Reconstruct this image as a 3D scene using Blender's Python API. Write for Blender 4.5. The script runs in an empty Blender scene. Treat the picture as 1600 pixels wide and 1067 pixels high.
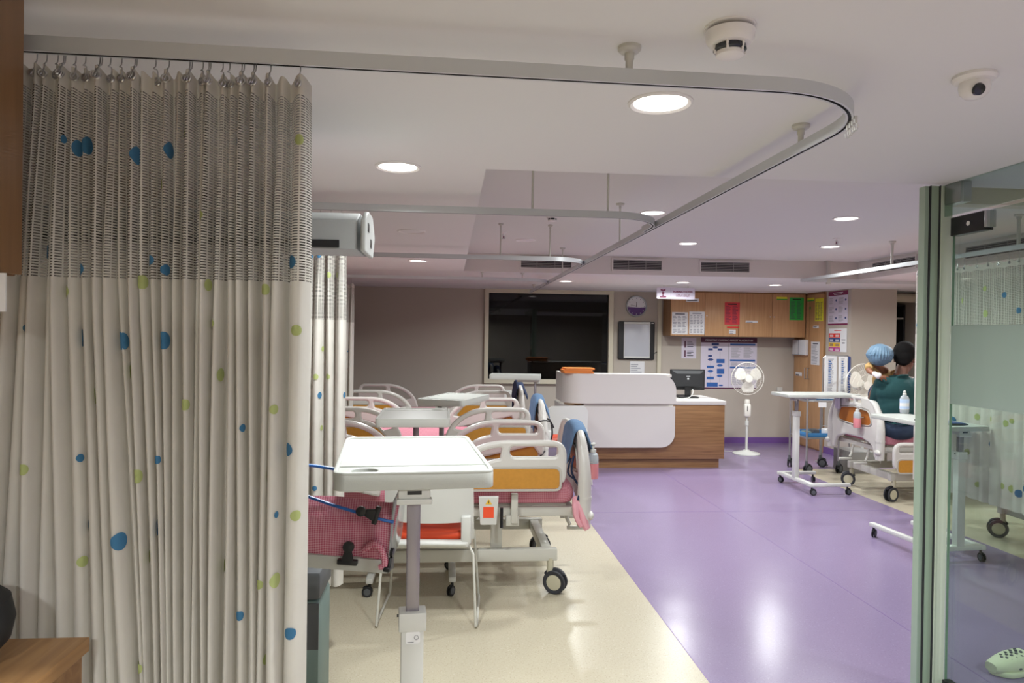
import bpy, bmesh, math, random
from mathutils import Vector, Matrix
random.seed(7)
PI = math.pi
SC = bpy.context.scene
COL = SC.collection

# ------------------------------------------------------------------ camera
F, H, ROLL, YAW, PIT = 1100.0, 1.6, .014, .088075, .00831
_f = Vector((math.sin(YAW)*math.cos(PIT), math.cos(YAW)*math.cos(PIT), -math.sin(PIT)))
_r = Vector((math.cos(YAW), -math.sin(YAW), 0)); _u = _r.cross(_f)
_R = _r*math.cos(ROLL)+_u*math.sin(ROLL); _U = _u*math.cos(ROLL)-_r*math.sin(ROLL)
cam = bpy.data.cameras.new('camera'); co = bpy.data.objects.new('camera', cam); COL.objects.link(co)
cam.sensor_width = 36; cam.lens = 36*F/1600; cam.clip_start = .05
co.matrix_world = Matrix(((_R.x, _U.x, -_f.x, 0), (_R.y, _U.y, -_f.y, 0), (_R.z, _U.z, -_f.z, H), (0, 0, 0, 1)))
SC.camera = co

def at(px, py, X=None, Y=None, Z=None):
    "world point seen at a pixel of the photograph on a known plane of the room"
    d = _f+_R*((px-800)/F)-_U*((py-533.5)/F)
    t = X/d.x if X is not None else (Y/d.y if Y is not None else (Z-H)/d.z)
    return d*t+Vector((0, 0, H))

# ------------------------------------------------------------------ materials
def lin(h):
    h = h.lstrip('#'); c = [int(h[i:i+2], 16)/255 for i in (0, 2, 4)]
    return tuple((v/12.92 if v <= .04045 else ((v+.055)/1.055)**2.4) for v in c)+(1,)
MATS = {}
def mk(name):
    m = bpy.data.materials.new(name); m.use_nodes = True; MATS[name] = m
    return m, m.node_tree, m.node_tree.nodes['Principled BSDF']
def mat(name, col, rough=.5, metal=0, spec=.5, bump=0, bscale=200, var=0, vscale=3, **kw):
    m, nt, b = mk(name)
    b.inputs['Base Color'].default_value = lin(col); b.inputs['Roughness'].default_value = rough
    b.inputs['Metallic'].default_value = metal; b.inputs['Specular IOR Level'].default_value = spec
    for k, v in kw.items(): b.inputs[k.replace('_', ' ')].default_value = v
    tc = nt.nodes.new('ShaderNodeTexCoord')
    if bump:
        n = nt.nodes.new('ShaderNodeTexNoise'); n.inputs['Scale'].default_value = bscale
        bp = nt.nodes.new('ShaderNodeBump'); bp.inputs['Strength'].default_value = bump; bp.inputs['Distance'].default_value = .002
        nt.links.new(tc.outputs['Object'], n.inputs['Vector']); nt.links.new(n.outputs['Fac'], bp.inputs['Height']); nt.links.new(bp.outputs['Normal'], b.inputs['Normal'])
    if var:
        n = nt.nodes.new('ShaderNodeTexNoise'); n.inputs['Scale'].default_value = vscale; n.inputs['Detail'].default_value = 4
        r = nt.nodes.new('ShaderNodeValToRGB'); c = lin(col)
        r.color_ramp.elements[0].color = tuple(x*(1-var) for x in c[:3])+(1,); r.color_ramp.elements[1].color = tuple(min(1, x*(1+var)) for x in c[:3])+(1,)
        r.color_ramp.elements[0].position = .3; r.color_ramp.elements[1].position = .7
        nt.links.new(tc.outputs['Object'], n.inputs['Vector']); nt.links.new(n.outputs['Fac'], r.inputs['Fac']); nt.links.new(r.outputs['Color'], b.inputs['Base Color'])
    return m
def wood(name, c1, c2, axis='Z', scale=1.0, rough=.4):
    m, nt, b = mk(name); b.inputs['Roughness'].default_value = rough
    tc = nt.nodes.new('ShaderNodeTexCoord'); mp = nt.nodes.new('ShaderNodeMapping')
    s = {'X': (1.2, 28, 28), 'Y': (28, 1.2, 28), 'Z': (28, 28, 1.2)}[axis]
    mp.inputs['Scale'].default_value = tuple(v*scale for v in s)
    n = nt.nodes.new('ShaderNodeTexNoise'); n.inputs['Scale'].default_value = 1.6; n.inputs['Detail'].default_value = 5; n.inputs['Distortion'].default_value = .6
    r = nt.nodes.new('ShaderNodeValToRGB'); r.color_ramp.elements[0].color = lin(c1); r.color_ramp.elements[1].color = lin(c2)
    r.color_ramp.elements[0].position = .32; r.color_ramp.elements[1].position = .68
    L = nt.links.new
    L(tc.outputs['Object'], mp.inputs['Vector']); L(mp.outputs['Vector'], n.inputs['Vector']); L(n.outputs['Fac'], r.inputs['Fac']); L(r.outputs['Color'], b.inputs['Base Color'])
    return m
def floor_mat(name, base, speck1, speck2, rough, amount=.5, nbump=.06):
    m, nt, b = mk(name); b.inputs['Roughness'].default_value = rough
    L = nt.links.new; tc = nt.nodes.new('ShaderNodeTexCoord')
    def spots(scale, lo, hi):
        n = nt.nodes.new('ShaderNodeTexNoise'); n.inputs['Scale'].default_value = scale; n.inputs['Detail'].default_value = 3
        L(tc.outputs['Object'], n.inputs['Vector'])
        r = nt.nodes.new('ShaderNodeMapRange'); r.inputs['From Min'].default_value = lo; r.inputs['From Max'].default_value = hi; r.inputs['To Max'].default_value = amount
        L(n.outputs['Fac'], r.inputs['Value']); return r
    mx = nt.nodes.new('ShaderNodeMix'); mx.data_type = 'RGBA'; mx.inputs[6].default_value = lin(base); mx.inputs[7].default_value = lin(speck1)
    L(spots(120, .58, .64).outputs[0], mx.inputs[0])
    m2 = nt.nodes.new('ShaderNodeMix'); m2.data_type = 'RGBA'; m2.inputs[7].default_value = lin(speck2)
    L(mx.outputs[2], m2.inputs[6]); L(spots(90, .62, .68).outputs[0], m2.inputs[0]); L(m2.outputs[2], b.inputs['Base Color'])
    n = nt.nodes.new('ShaderNodeTexNoise'); n.inputs['Scale'].default_value = 2.2; n.inputs['Detail'].default_value = 3
    n2 = nt.nodes.new('ShaderNodeTexNoise'); n2.inputs['Scale'].default_value = 160
    ad = nt.nodes.new('ShaderNodeMath'); ad.operation = 'MULTIPLY_ADD'; ad.inputs[1].default_value = .02
    bp = nt.nodes.new('ShaderNodeBump'); bp.inputs['Strength'].default_value = nbump; bp.inputs['Distance'].default_value = .05
    L(tc.outputs['Object'], n.inputs['Vector']); L(tc.outputs['Object'], n2.inputs['Vector'])
    L(n2.outputs['Fac'], ad.inputs[0]); L(n.outputs['Fac'], ad.inputs[2]); L(ad.outputs[0], bp.inputs['Height']); L(bp.outputs['Normal'], b.inputs['Normal'])
    return m
def gingham(name, light, dark, scale):
    m, nt, b = mk(name); b.inputs['Roughness'].default_value = .85; b.inputs['Specular IOR Level'].default_value = .15
    L = nt.links.new; tc = nt.nodes.new('ShaderNodeTexCoord'); sx = nt.nodes.new('ShaderNodeSeparateXYZ'); L(tc.outputs['Object'], sx.inputs[0])
    def st(o1, o2):
        a = nt.nodes.new('ShaderNodeMath'); a.operation = 'ADD'; L(o1, a.inputs[0])
        if o2 is not None: L(o2, a.inputs[1])
        else: a.inputs[1].default_value = 0
        s = nt.nodes.new('ShaderNodeMath'); s.operation = 'MULTIPLY'; s.inputs[1].default_value = scale; L(a.outputs[0], s.inputs[0])
        f = nt.nodes.new('ShaderNodeMath'); f.operation = 'FRACT'; L(s.outputs[0], f.inputs[0])
        g = nt.nodes.new('ShaderNodeMath'); g.operation = 'GREATER_THAN'; g.inputs[1].default_value = .5; L(f.outputs[0], g.inputs[0]); return g
    a = st(sx.outputs[0], None); c = st(sx.outputs[1], sx.outputs[2])
    s = nt.nodes.new('ShaderNodeMath'); s.operation = 'ADD'; L(a.outputs[0], s.inputs[0]); L(c.outputs[0], s.inputs[1])
    h = nt.nodes.new('ShaderNodeMath'); h.operation = 'MULTIPLY'; h.inputs[1].default_value = .5; L(s.outputs[0], h.inputs[0])
    mx = nt.nodes.new('ShaderNodeMix'); mx.data_type = 'RGBA'; mx.inputs[6].default_value = lin(light); mx.inputs[7].default_value = lin(dark)
    L(h.outputs[0], mx.inputs[0]); L(mx.outputs[2], b.inputs['Base Color'])
    n = nt.nodes.new('ShaderNodeTexNoise'); n.inputs['Scale'].default_value = 9; n.inputs['Detail'].default_value = 4
    bp = nt.nodes.new('ShaderNodeBump'); bp.inputs['Strength'].default_value = .5; bp.inputs['Distance'].default_value = .03
    L(tc.outputs['Object'], n.inputs['Vector']); L(n.outputs['Fac'], bp.inputs['Height']); L(bp.outputs['Normal'], b.inputs['Normal'])
    return m
def cloth(name, col, trans=.35, net=False):
    m, nt, b = mk(name); L = nt.links.new
    b.inputs['Base Color'].default_value = lin(col); b.inputs['Roughness'].default_value = .8; b.inputs['Specular IOR Level'].default_value = .15
    tl = nt.nodes.new('ShaderNodeBsdfTranslucent'); tl.inputs['Color'].default_value = lin(col)
    mx = nt.nodes.new('ShaderNodeMixShader'); mx.inputs[0].default_value = trans
    out = nt.nodes['Material Output']
    L(b.outputs[0], mx.inputs[1]); L(tl.outputs[0], mx.inputs[2]); L(mx.outputs[0], out.inputs['Surface'])
    tc = nt.nodes.new('ShaderNodeTexCoord')
    n = nt.nodes.new('ShaderNodeTexNoise'); n.inputs['Scale'].default_value = 14; n.inputs['Detail'].default_value = 3
    bp = nt.nodes.new('ShaderNodeBump'); bp.inputs['Strength'].default_value = .25; bp.inputs['Distance'].default_value = .02
    L(tc.outputs['Object'], n.inputs['Vector']); L(n.outputs['Fac'], bp.inputs['Height']); L(bp.outputs['Normal'], b.inputs['Normal'])
    if net:
        sx = nt.nodes.new('ShaderNodeSeparateXYZ'); L(tc.outputs['UV'], sx.inputs[0])
        def fr(o, k):
            s = nt.nodes.new('ShaderNodeMath'); s.operation = 'MULTIPLY'; s.inputs[1].default_value = k; L(o, s.inputs[0])
            f = nt.nodes.new('ShaderNodeMath'); f.operation = 'FRACT'; L(s.outputs[0], f.inputs[0]); return f
        gu = nt.nodes.new('ShaderNodeMath'); gu.operation = 'LESS_THAN'; gu.inputs[1].default_value = .80; L(fr(sx.outputs[0], 46).outputs[0], gu.inputs[0])
        gv = nt.nodes.new('ShaderNodeMath'); gv.operation = 'LESS_THAN'; gv.inputs[1].default_value = .45; L(fr(sx.outputs[1], 165).outputs[0], gv.inputs[0])
        mu = nt.nodes.new('ShaderNodeMath'); mu.operation = 'MULTIPLY'; L(gu.outputs[0], mu.inputs[0]); L(gv.outputs[0], mu.inputs[1])
        tp = nt.nodes.new('ShaderNodeBsdfTransparent'); tp.inputs['Color'].default_value = (.30, .285, .27, 1); m2 = nt.nodes.new('ShaderNodeMixShader')  # grey tint in the slits stands in for shade of the folds behind
        L(mu.outputs[0], m2.inputs[0]); L(mx.outputs[0], m2.inputs[1]); L(tp.outputs[0], m2.inputs[2]); L(m2.outputs[0], out.inputs['Surface'])
    return m
def glass(name, tint, gloss=.04, rough=.0, frost=0, fcol='#aab6b0'):
    m, nt, b = mk(name); L = nt.links.new; nt.nodes.remove(b); out = nt.nodes['Material Output']
    tp = nt.nodes.new('ShaderNodeBsdfTransparent'); tp.inputs['Color'].default_value = lin(tint)
    gl = nt.nodes.new('ShaderNodeBsdfGlossy'); gl.inputs['Roughness'].default_value = rough
    lw = nt.nodes.new('ShaderNodeLayerWeight'); lw.inputs['Blend'].default_value = .5
    pw = nt.nodes.new('ShaderNodeMath'); pw.operation = 'POWER'; pw.inputs[1].default_value = 5; L(lw.outputs['Facing'], pw.inputs[0])
    fz = nt.nodes.new('ShaderNodeMath'); fz.operation = 'MULTIPLY_ADD'; fz.inputs[1].default_value = .7; fz.inputs[2].default_value = gloss; L(pw.outputs[0], fz.inputs[0])
    mx = nt.nodes.new('ShaderNodeMixShader'); L(fz.outputs[0], mx.inputs[0])
    if frost:
        d = nt.nodes.new('ShaderNodeBsdfDiffuse'); d.inputs['Color'].default_value = lin(fcol)
        t = nt.nodes.new('ShaderNodeBsdfTranslucent'); t.inputs['Color'].default_value = lin(fcol)
        a = nt.nodes.new('ShaderNodeMixShader'); a.inputs[0].default_value = .5; L(d.outputs[0], a.inputs[1]); L(t.outputs[0], a.inputs[2])
        c = nt.nodes.new('ShaderNodeMixShader'); c.inputs[0].default_value = frost; L(tp.outputs[0], c.inputs[1]); L(a.outputs[0], c.inputs[2])
        L(c.outputs[0], mx.inputs[1])
    else: L(tp.outputs[0], mx.inputs[1])
    L(gl.outputs[0], mx.inputs[2]); L(mx.outputs[0], out.inputs['Surface']); return m
def emit(name, col, k):
    m, nt, b = mk(name); b.inputs['Base Color'].default_value = lin(col); b.inputs['Emission Color'].default_value = lin(col); b.inputs['Emission Strength'].default_value = k; return m

mat('ceiling', '#dfdfde', .85); mat('ceiling_tray', '#d6d7d2', .85); mat('wall', '#b3aba0', .8, bump=.1, bscale=120)
mat('wall_pale', '#b9b2a6', .8); mat('soffit', '#d2cdc8', .8); mat('frame_cream', '#c6c0ac', .5)
floor_mat('beige_vinyl', '#b8b09c', '#9b917b', '#cec8b8', .27, .55); floor_mat('purple_vinyl', '#847595', '#756686', '#998daa', .24, .5)
mat('purple_skirt', '#6e4f8f', .4); mat('night', '#0a0d10', .6); glass('window_glass', '#5a646a')
mat('white', '#c9cac6', .35); mat('white_warm', '#cfcac2', .35); mat('white_tray', '#b3b6b1', .4, bump=.15, bscale=400); mat('white_metal', '#bfbeb6', .35); mat('bed_white', '#c6c4bf', .3)
mat('grey_tray', '#b9bab4', .35); mat('bed_grey', '#b3afa8', .4); mat('alu', '#a7abad', .38, metal=.55); mat('rail_side', '#c6cacc', .38, metal=.15); mat('slot', '#2c2d30', .6)
mat('steel', '#b9b9bb', .28, metal=.85); mat('tube', '#8f8a92', .25, metal=.7); mat('black', '#17181b', .35); mat('black_matt', '#1d1e21', .7); mat('tyre', '#2b2c33', .55); mat('caster_beige', '#b5b09b', .45)
mat('orange_panel', '#b9822e', .45, var=.06, vscale=40); mat('amber_wood', '#a9662a', .45); mat('seat_orange', '#c9421a', .5); mat('label_orange', '#e8502a', .5)
gingham('pink_sheet', '#cf98a4', '#b8687a', 90); gingham('red_check', '#d6a3ae', '#b2506a', 120); mat('pink', '#d99ba6', .6)
mat('towel_blue', '#587494', .95, bump=.8, bscale=300, var=.1, vscale=20); mat('towel_navy', '#222f4c', .95, bump=.8, bscale=300)
wood('wood_cabinet', '#b4895e', '#c49a70', 'Z'); wood('wood_counter', '#7d593a', '#98734d', 'X'); wood('wood_desk', '#9a7044', '#b28756', 'Y'); wood('wood_dark', '#83603f', '#936d48', 'Z')
mat('corian', '#cfccc8', .35); mat('door_line', '#5d4028', .6)
cloth('curtain_cloth', '#cfccc5', .25); cloth('curtain_net', '#cfccc5', .25, True); cloth('dot_blue', '#47799f', .2); cloth('dot_green', '#adb87c', .2)
mat('paper', '#dfe0e2', .6); mat('print_grey', '#9a9ca4', .7); mat('print_dark', '#4b4c58', .7); mat('maroon', '#7a1f4e', .5); mat('maroon_dark', '#54203f', .5); mat('poster_lilac', '#d2cddc', .5); mat('print_blue', '#2b5fa8', .5)
mat('print_navy', '#27407c', .5); mat('red_paper', '#d23a42', .5); mat('green_paper', '#2fae4a', .5); mat('yellow_paper', '#dcdb3c', .5); mat('magenta', '#b53a86', .5); mat('red', '#d8332c', .5); mat('yellow', '#e6b92e', .5)
mat('clock_purple', '#553276', .4); mat('orange_file', '#de8236', .5); mat('cream_paper', '#e3d6b0', .7); mat('screen_off', '#b9bcc4', .3)
glass('glass_clear', '#dde8e2'); glass('glass_frost', '#a8b6b0', frost=.92, fcol='#bccdc4'); mat('glass_edge', '#a3b8a6', .3); mat('post_green', '#9fb39d', .35); mat('post_light', '#bccab6', .35)
mat('acrylic', '#e6e9ea', .1, Transmission_Weight=.6, IOR=1.1); mat('soap_pink', '#e08f94', .25); mat('bottle_clear', '#ccd4da', .2, Transmission_Weight=.35, IOR=1.2); mat('bottle_label', '#b7cdea', .5)
mat('skin', '#6a4535', .55, Subsurface_Weight=.05); mat('skin_child', '#8a5a42', .55); mat('hair', '#0b0909', .85, spec=.2, bump=.6, bscale=250); mat('shirt_teal', '#093c3e', .85); mat('jeans', '#26364d', .85, bump=.5, bscale=300, var=.15, vscale=12)
mat('cap_blue', '#5f7b92', .6, bump=1, bscale=60, Alpha=1.0); mat('child_yellow', '#ac8a56', .8); mat('bandage', '#e3dde0', .8)
mat('blue_tray', '#3a78ac', .4); mat('grey_dark', '#55585c', .5); mat('teal_grey', '#6f8380', .5); mat('strap_blue', '#1d5fae', .4); mat('vent_slat', '#8f8d8a', .6); mat('vent_dark', '#252527', .8); mat('sensor_white', '#e4e2e0', .4); mat('lens_dark', '#23262c', .2)
mat('clog', '#ccd0b4', .6); mat('grey_box', '#8e8d8c', .6); mat('ac_light', '#b4b6b4', .6, spec=.2); mat('ac_white', '#a2a5a5', .6, spec=.2); mat('ring_grey', '#98959a', .5); mat('fan_white', '#dcd9d0', .4)
emit('lamp', '#fffaf2', 7.0)

# ------------------------------------------------------------------ mesh building
def frame(o, u=(1, 0, 0), v=(0, 0, 1)):
    o, u, v = Vector(o), Vector(u).normalized(), Vector(v).normalized(); n = u.cross(v)
    return Matrix(((u.x, v.x, n.x, o.x), (u.y, v.y, n.y, o.y), (u.z, v.z, n.z, o.z), (0, 0, 0, 1)))
def rp(pts, r=0, seg=5):
    "polygon with rounded corners; pts = (x, y[, r])"
    out = []; n = len(pts)
    for i, p in enumerate(pts):
        rr = p[2] if len(p) > 2 else r
        P = Vector(p[:2]); A = Vector(pts[i-1][:2]); B = Vector(pts[(i+1) % n][:2])
        a = (A-P); b = (B-P); la, lb = a.length, b.length
        if rr <= 0 or la < 1e-6 or lb < 1e-6: out.append(tuple(P)); continue
        a.normalize(); b.normalize(); ang = a.angle(b)
        if ang > PI-.02: out.append(tuple(P)); continue
        t = min(rr/math.tan(ang/2), la*.499, lb*.499)
        for k in range(seg+1):
            q = k/seg
            p0 = P+a*t; p2 = P+b*t
            out.append(tuple(p0*(1-q)**2+P*(2*q*(1-q))+p2*q*q))
    return out
def rrect(x0, y0, x1, y1, r=.01, seg=5): return rp([(x0, y0), (x1, y0), (x1, y1), (x0, y1)], r, seg)
def ell(cx, cy, rx, ry, n=24): return [(cx+rx*math.cos(2*PI*i/n), cy+ry*math.sin(2*PI*i/n)) for i in range(n)]

class MB:
    def __init__(s, m='white'): s.v = []; s.f = []; s.fm = []; s.names = []; s.M = Matrix(); s.use(m); s.uv = None
    def use(s, m):
        if m not in s.names: s.names.append(m)
        s.cur = s.names.index(m); return s
    def add(s, vs, fs, M=None):
        T = s.M @ M if M is not None else s.M; o = len(s.v)
        s.v += [T @ Vector(v) for v in vs]; s.f += [[i+o for i in f] for f in fs]; s.fm += [s.cur]*len(fs); return s
    def addbm(s, bm, M=None):
        bm.verts.index_update(); s.add([v.co.copy() for v in bm.verts], [[v.index for v in f.verts] for f in bm.faces], M); bm.free(); return s
    def box(s, x0, x1, y0, y1, z0, z1, bev=0, seg=2, M=None):
        bm = bmesh.new(); bmesh.ops.create_cube(bm, size=1)
        for v in bm.verts: v.co = Vector(((x0+x1)/2+v.co.x*(x1-x0), (y0+y1)/2+v.co.y*(y1-y0), (z0+z1)/2+v.co.z*(z1-z0)))
        if bev: bmesh.ops.bevel(bm, geom=list(bm.edges), offset=bev, segments=seg, profile=.5, affect='EDGES')
        return s.addbm(bm, M)
    def tube(s, path, r, n=8, closed=False, cap=True, sub=0):
        P = [Vector(p) for p in path]
        rs = list(r) if isinstance(r, (list, tuple)) else [r]*len(P)
        if sub:
            Q = []; RR = []; m = len(P)
            for i in range(m-1 if not closed else m):
                a, b, c, d = P[max(i-1, 0) if not closed else i-1], P[i], P[(i+1) % m], P[min(i+2, m-1) if not closed else (i+2) % m]
                for k in range(sub):
                    t = k/sub; Q.append(.5*((2*b)+(c-a)*t+(2*a-5*b+4*c-d)*t*t+(3*b-a-3*c+d)*t**3)); RR.append(rs[i]*(1-t)+rs[(i+1) % m]*t)
            if not closed: Q.append(P[-1]); RR.append(rs[-1])
            P, rs = Q, RR
        m = len(P); vs = []; fs = []; up = None
        for i, p in enumerate(P):
            a = P[i-1] if (i > 0 or closed) else p; b = P[(i+1) % m] if (i < m-1 or closed) else p
            t = (b-a); t = t.normalized() if t.length > 1e-9 else Vector((0, 0, 1))
            if up is None: up = t.orthogonal().normalized()
            else:
                up = up-t*up.dot(t); up = up.normalized() if up.length > 1e-6 else t.orthogonal().normalized()
            w = t.cross(up)
            for k in range(n):
                an = 2*PI*k/n; vs.append(p+(up*math.cos(an)+w*math.sin(an))*rs[i])
        for i in range(m-1 if not closed else m):
            for k in range(n):
                j = (i+1) % m; fs.append([i*n+k, i*n+(k+1) % n, j*n+(k+1) % n, j*n+k])
        if cap and not closed: fs.append(list(range(n))[::-1]); fs.append([(m-1)*n+k for k in range(n)])
        return s.add(vs, fs)
    def cyl(s, p0, p1, r, r2=None, n=20): return s.tube([p0, p1], [r, r if r2 is None else r2], n)
    def lathe(s, prof, M=None, n=28, sx=1, sy=1, cap=True):
        vs = []; fs = []; m = len(prof)
        for r, z in prof:
            for k in range(n): a = 2*PI*k/n; vs.append((r*math.cos(a)*sx, r*math.sin(a)*sy, z))
        for i in range(m-1):
            for k in range(n): fs.append([i*n+k, i*n+(k+1) % n, (i+1)*n+(k+1) % n, (i+1)*n+k])
        if cap and prof[0][0] > 1e-6: fs.append(list(range(n))[::-1])
        if cap and prof[-1][0] > 1e-6: fs.append([(m-1)*n+k for k in range(n)])
        return s.add(vs, fs, M)
    def shape(s, outline, holes=(), th=.02, bev=.003, M=None, z=0):
        "flat outline with holes, thickness and rounded edges, in the local xy plane centred on z"
        cu = bpy.data.curves.new('c', 'CURVE'); cu.dimensions = '2D'; cu.fill_mode = 'BOTH'
        bev = min(bev, th/2*.98)
        for pts in [outline]+list(holes):
            sp = cu.splines.new('POLY'); sp.points.add(len(pts)-1); sp.use_cyclic_u = True
            for q, p in zip(sp.points, pts): q.co = (p[0], p[1], 0, 1)
        if th > 0: cu.extrude = th/2-bev
        cu.bevel_depth = bev; cu.offset = -bev; cu.bevel_resolution = 1
        ob = bpy.data.objects.new('c', cu); me = bpy.data.meshes.new_from_object(ob)
        T = Matrix.Translation((0, 0, z)); T = (M @ T) if M is not None else T
        s.add([v.co.copy() for v in me.vertices], [list(p.vertices) for p in me.polygons], T)
        bpy.data.objects.remove(ob); bpy.data.curves.remove(cu); bpy.data.meshes.remove(me); return s
    def rect(s, x0, y0, x1, y1, z=.001, M=None): return s.add([(x0, y0, z), (x1, y0, z), (x1, y1, z), (x0, y1, z)], [[0, 1, 2, 3]], M)
    def poly(s, pts, z=.001, M=None): return s.add([(p[0], p[1], z) for p in pts], [list(range(len(pts)))], M)
    def text(s, body, x, y, h, z=.0015, M=None, width=None, align='LEFT', bold=0):
        cu = bpy.data.curves.new('t', 'FONT'); cu.body = body; cu.size = h*1.4; cu.align_x = align; cu.offset = bold*h
        ob = bpy.data.objects.new('t', cu); me = bpy.data.meshes.new_from_object(ob)
        vs = [v.co.copy() for v in me.vertices]
        if vs:
            k = 1
            if width:
                w = max(v.x for v in vs)-min(v.x for v in vs); k = width/w if w > 0 else 1
            T = Matrix.Translation((x, y, z)) @ Matrix.Diagonal((k, 1, 1, 1))
            s.add(vs, [list(p.vertices) for p in me.polygons], (M @ T) if M is not None else T)
        bpy.data.objects.remove(ob); bpy.data.curves.remove(cu); bpy.data.meshes.remove(me); return s
    def mesh(s, name, ang=35):
        me = bpy.data.meshes.new(name); me.from_pydata([tuple(v) for v in s.v], [], s.f)
        for n in s.names: me.materials.append(MATS[n])
        me.polygons.foreach_set('material_index', s.fm)
        if ang:
            me.polygons.foreach_set('use_smooth', [True]*len(me.polygons))
            try: me.set_sharp_from_angle(angle=math.radians(ang))
            except Exception: pass
        me.update(); return me
    def build(s, name, parent=None, ang=35, fix=False):
        me = s.mesh(name, ang)
        if fix:
            bm = bmesh.new(); bm.from_mesh(me); bmesh.ops.recalc_face_normals(bm, faces=bm.faces); bm.to_mesh(me); bm.free()
        o = bpy.data.objects.new(name, me); COL.objects.link(o)
        if parent is not None: o.parent = parent
        return o
def fused(mb, name, parent=None, voxel=.012, smooth=6, factor=.6):
    "one continuous surface grown over overlapping volumes"
    me = mb.mesh('tmp', 0); o = bpy.data.objects.new('tmp', me); COL.objects.link(o)
    r = o.modifiers.new('r', 'REMESH'); r.mode = 'VOXEL'; r.voxel_size = voxel
    s = o.modifiers.new('s', 'SMOOTH'); s.factor = factor; s.iterations = smooth
    dg = bpy.context.evaluated_depsgraph_get(); nm = bpy.data.meshes.new_from_object(o.evaluated_get(dg), depsgraph=dg)
    bpy.data.objects.remove(o); nm.name = name
    nm.polygons.foreach_set('use_smooth', [True]*len(nm.polygons))
    n = bpy.data.objects.new(name, nm); COL.objects.link(n)
    if not nm.materials: nm.materials.append(MATS[mb.names[0]])
    if parent is not None: n.parent = parent
    return n
def tag(o, label=None, cat=None, group=None, kind=None):
    if label: o['label'] = label
    if cat: o['category'] = cat
    if group: o['group'] = group
    if kind: o['kind'] = kind
    return o
def thing(name, label, cat, loc=(0, 0, 0), rz=0, group=None):
    o = bpy.data.objects.new(name, None); COL.objects.link(o); o.location = loc; o.rotation_euler = (0, 0, rz); o.empty_display_size = .1
    return tag(o, label, cat, group)
def copy_tree(o, parent=None):
    c = o.copy(); COL.objects.link(c); c.parent = parent
    for ch in list(o.children): copy_tree(ch, c)
    return c
def another(src, loc, rz, label):
    c = copy_tree(src); c.location = loc; c.rotation_euler = (0, 0, rz); c['label'] = label; return c
def struct(mb, name, ang=0, label=None):
    o = mb.build(name, ang=ang); o['kind'] = 'structure'
    if label: o['label'] = label; 
    return o
def ballM(c, r, rot=None):
    M = Matrix.Translation(c)
    if rot: M = M @ Matrix.Rotation(rot[2], 4, 'Z') @ Matrix.Rotation(rot[1], 4, 'Y') @ Matrix.Rotation(rot[0], 4, 'X')
    return M @ Matrix.Diagonal((r[0], r[1], r[2], 1))
SPH = [(math.sin(PI*i/14), -math.cos(PI*i/14)) for i in range(15)]; SPH[0] = (0, -1); SPH[-1] = (0, 1)
def ball(b, c, r, rot=None, n=20): return b.lathe(SPH, ballM(c, r, rot), n)
ZC, ZT, YB = 2.29, 2.487, 10.45       # low ceiling, tray ceiling, back wall
# ================================================================== THE ROOM
def bx(mt, *a, bev=0): return MB(mt).box(*a, bev=bev)
X0, X1, YN = -1.46, 6.5, -2.6
# floor: beige vinyl with a purple vinyl aisle laid in it
fl = MB('beige_vinyl')
def fq(m, x0, x1, y0, y1): fl.use(m).add([(x0, y0, 0), (x1, y0, 0), (x1, y1, 0), (x0, y1, 0)], [[0, 1, 2, 3]])
fq('beige_vinyl', X0, 1.225, YN, 8.35); fq('purple_vinyl', 1.225, 4.25, YN, 8.35); fq('beige_vinyl', 4.25, X1, YN, 8.35); fq('purple_vinyl', X0, X1, 8.35, YB+.6)
fl.add([(X0, YN, -.1), (X1, YN, -.1), (X1, YB+.6, -.1), (X0, YB+.6, -.1)], [[3, 2, 1, 0]])
struct(fl, 'floor')
sm = MB('purple_skirt')
for (x0, x1, y0, y1) in ((1.223, 1.227, YN, 8.35), (4.248, 4.252, YN, 8.35), (1.225, 4.25, 6.3, 6.303), (2.55, 2.553, YN, 8.35)): sm.box(x0, x1, y0, y1, 0, .0006)
struct(sm, 'trim_1')
# ceiling: low slab around a raised tray
TX0, TX1, TY0, TY1 = .14, 4.6, 2.93, 7.62
ce = MB('ceiling')
def cq(x0, x1, y0, y1, z=ZC): ce.add([(x0, y0, z), (x0, y1, z), (x1, y1, z), (x1, y0, z)], [[0, 1, 2, 3]])
cq(X0, X1, YN, TY0); cq(X0, TX0, TY0, TY1); cq(TX1, X1, TY0, TY1); cq(X0, X1, TY1, YB+.6)
ce.use('ceiling_tray'); cq(TX0, TX1, TY0, TY1, ZT); ce.use('soffit')
ce.add([(TX0, TY1, ZC), (TX1, TY1, ZC), (TX1, TY1, ZT), (TX0, TY1, ZT)], [[0, 1, 2, 3]])
ce.add([(TX1, TY1, ZC), (TX1, TY0, ZC), (TX1, TY0, ZT), (TX1, TY1, ZT)], [[0, 1, 2, 3]])
ce.add([(TX0, TY0, ZC), (TX0, TY1, ZC), (TX0, TY1, ZT), (TX0, TY0, ZT)], [[0, 1, 2, 3]])
ce.add([(TX1, TY0, ZC), (TX0, TY0, ZC), (TX0, TY0, ZT), (TX1, TY0, ZT)], [[0, 1, 2, 3]])
ce.use('ceiling').add([(X0, YN, ZT+.06), (X1, YN, ZT+.06), (X1, YB+.6, ZT+.06), (X0, YB+.6, ZT+.06)], [[0, 1, 2, 3]])
struct(ce, 'ceiling')
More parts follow.
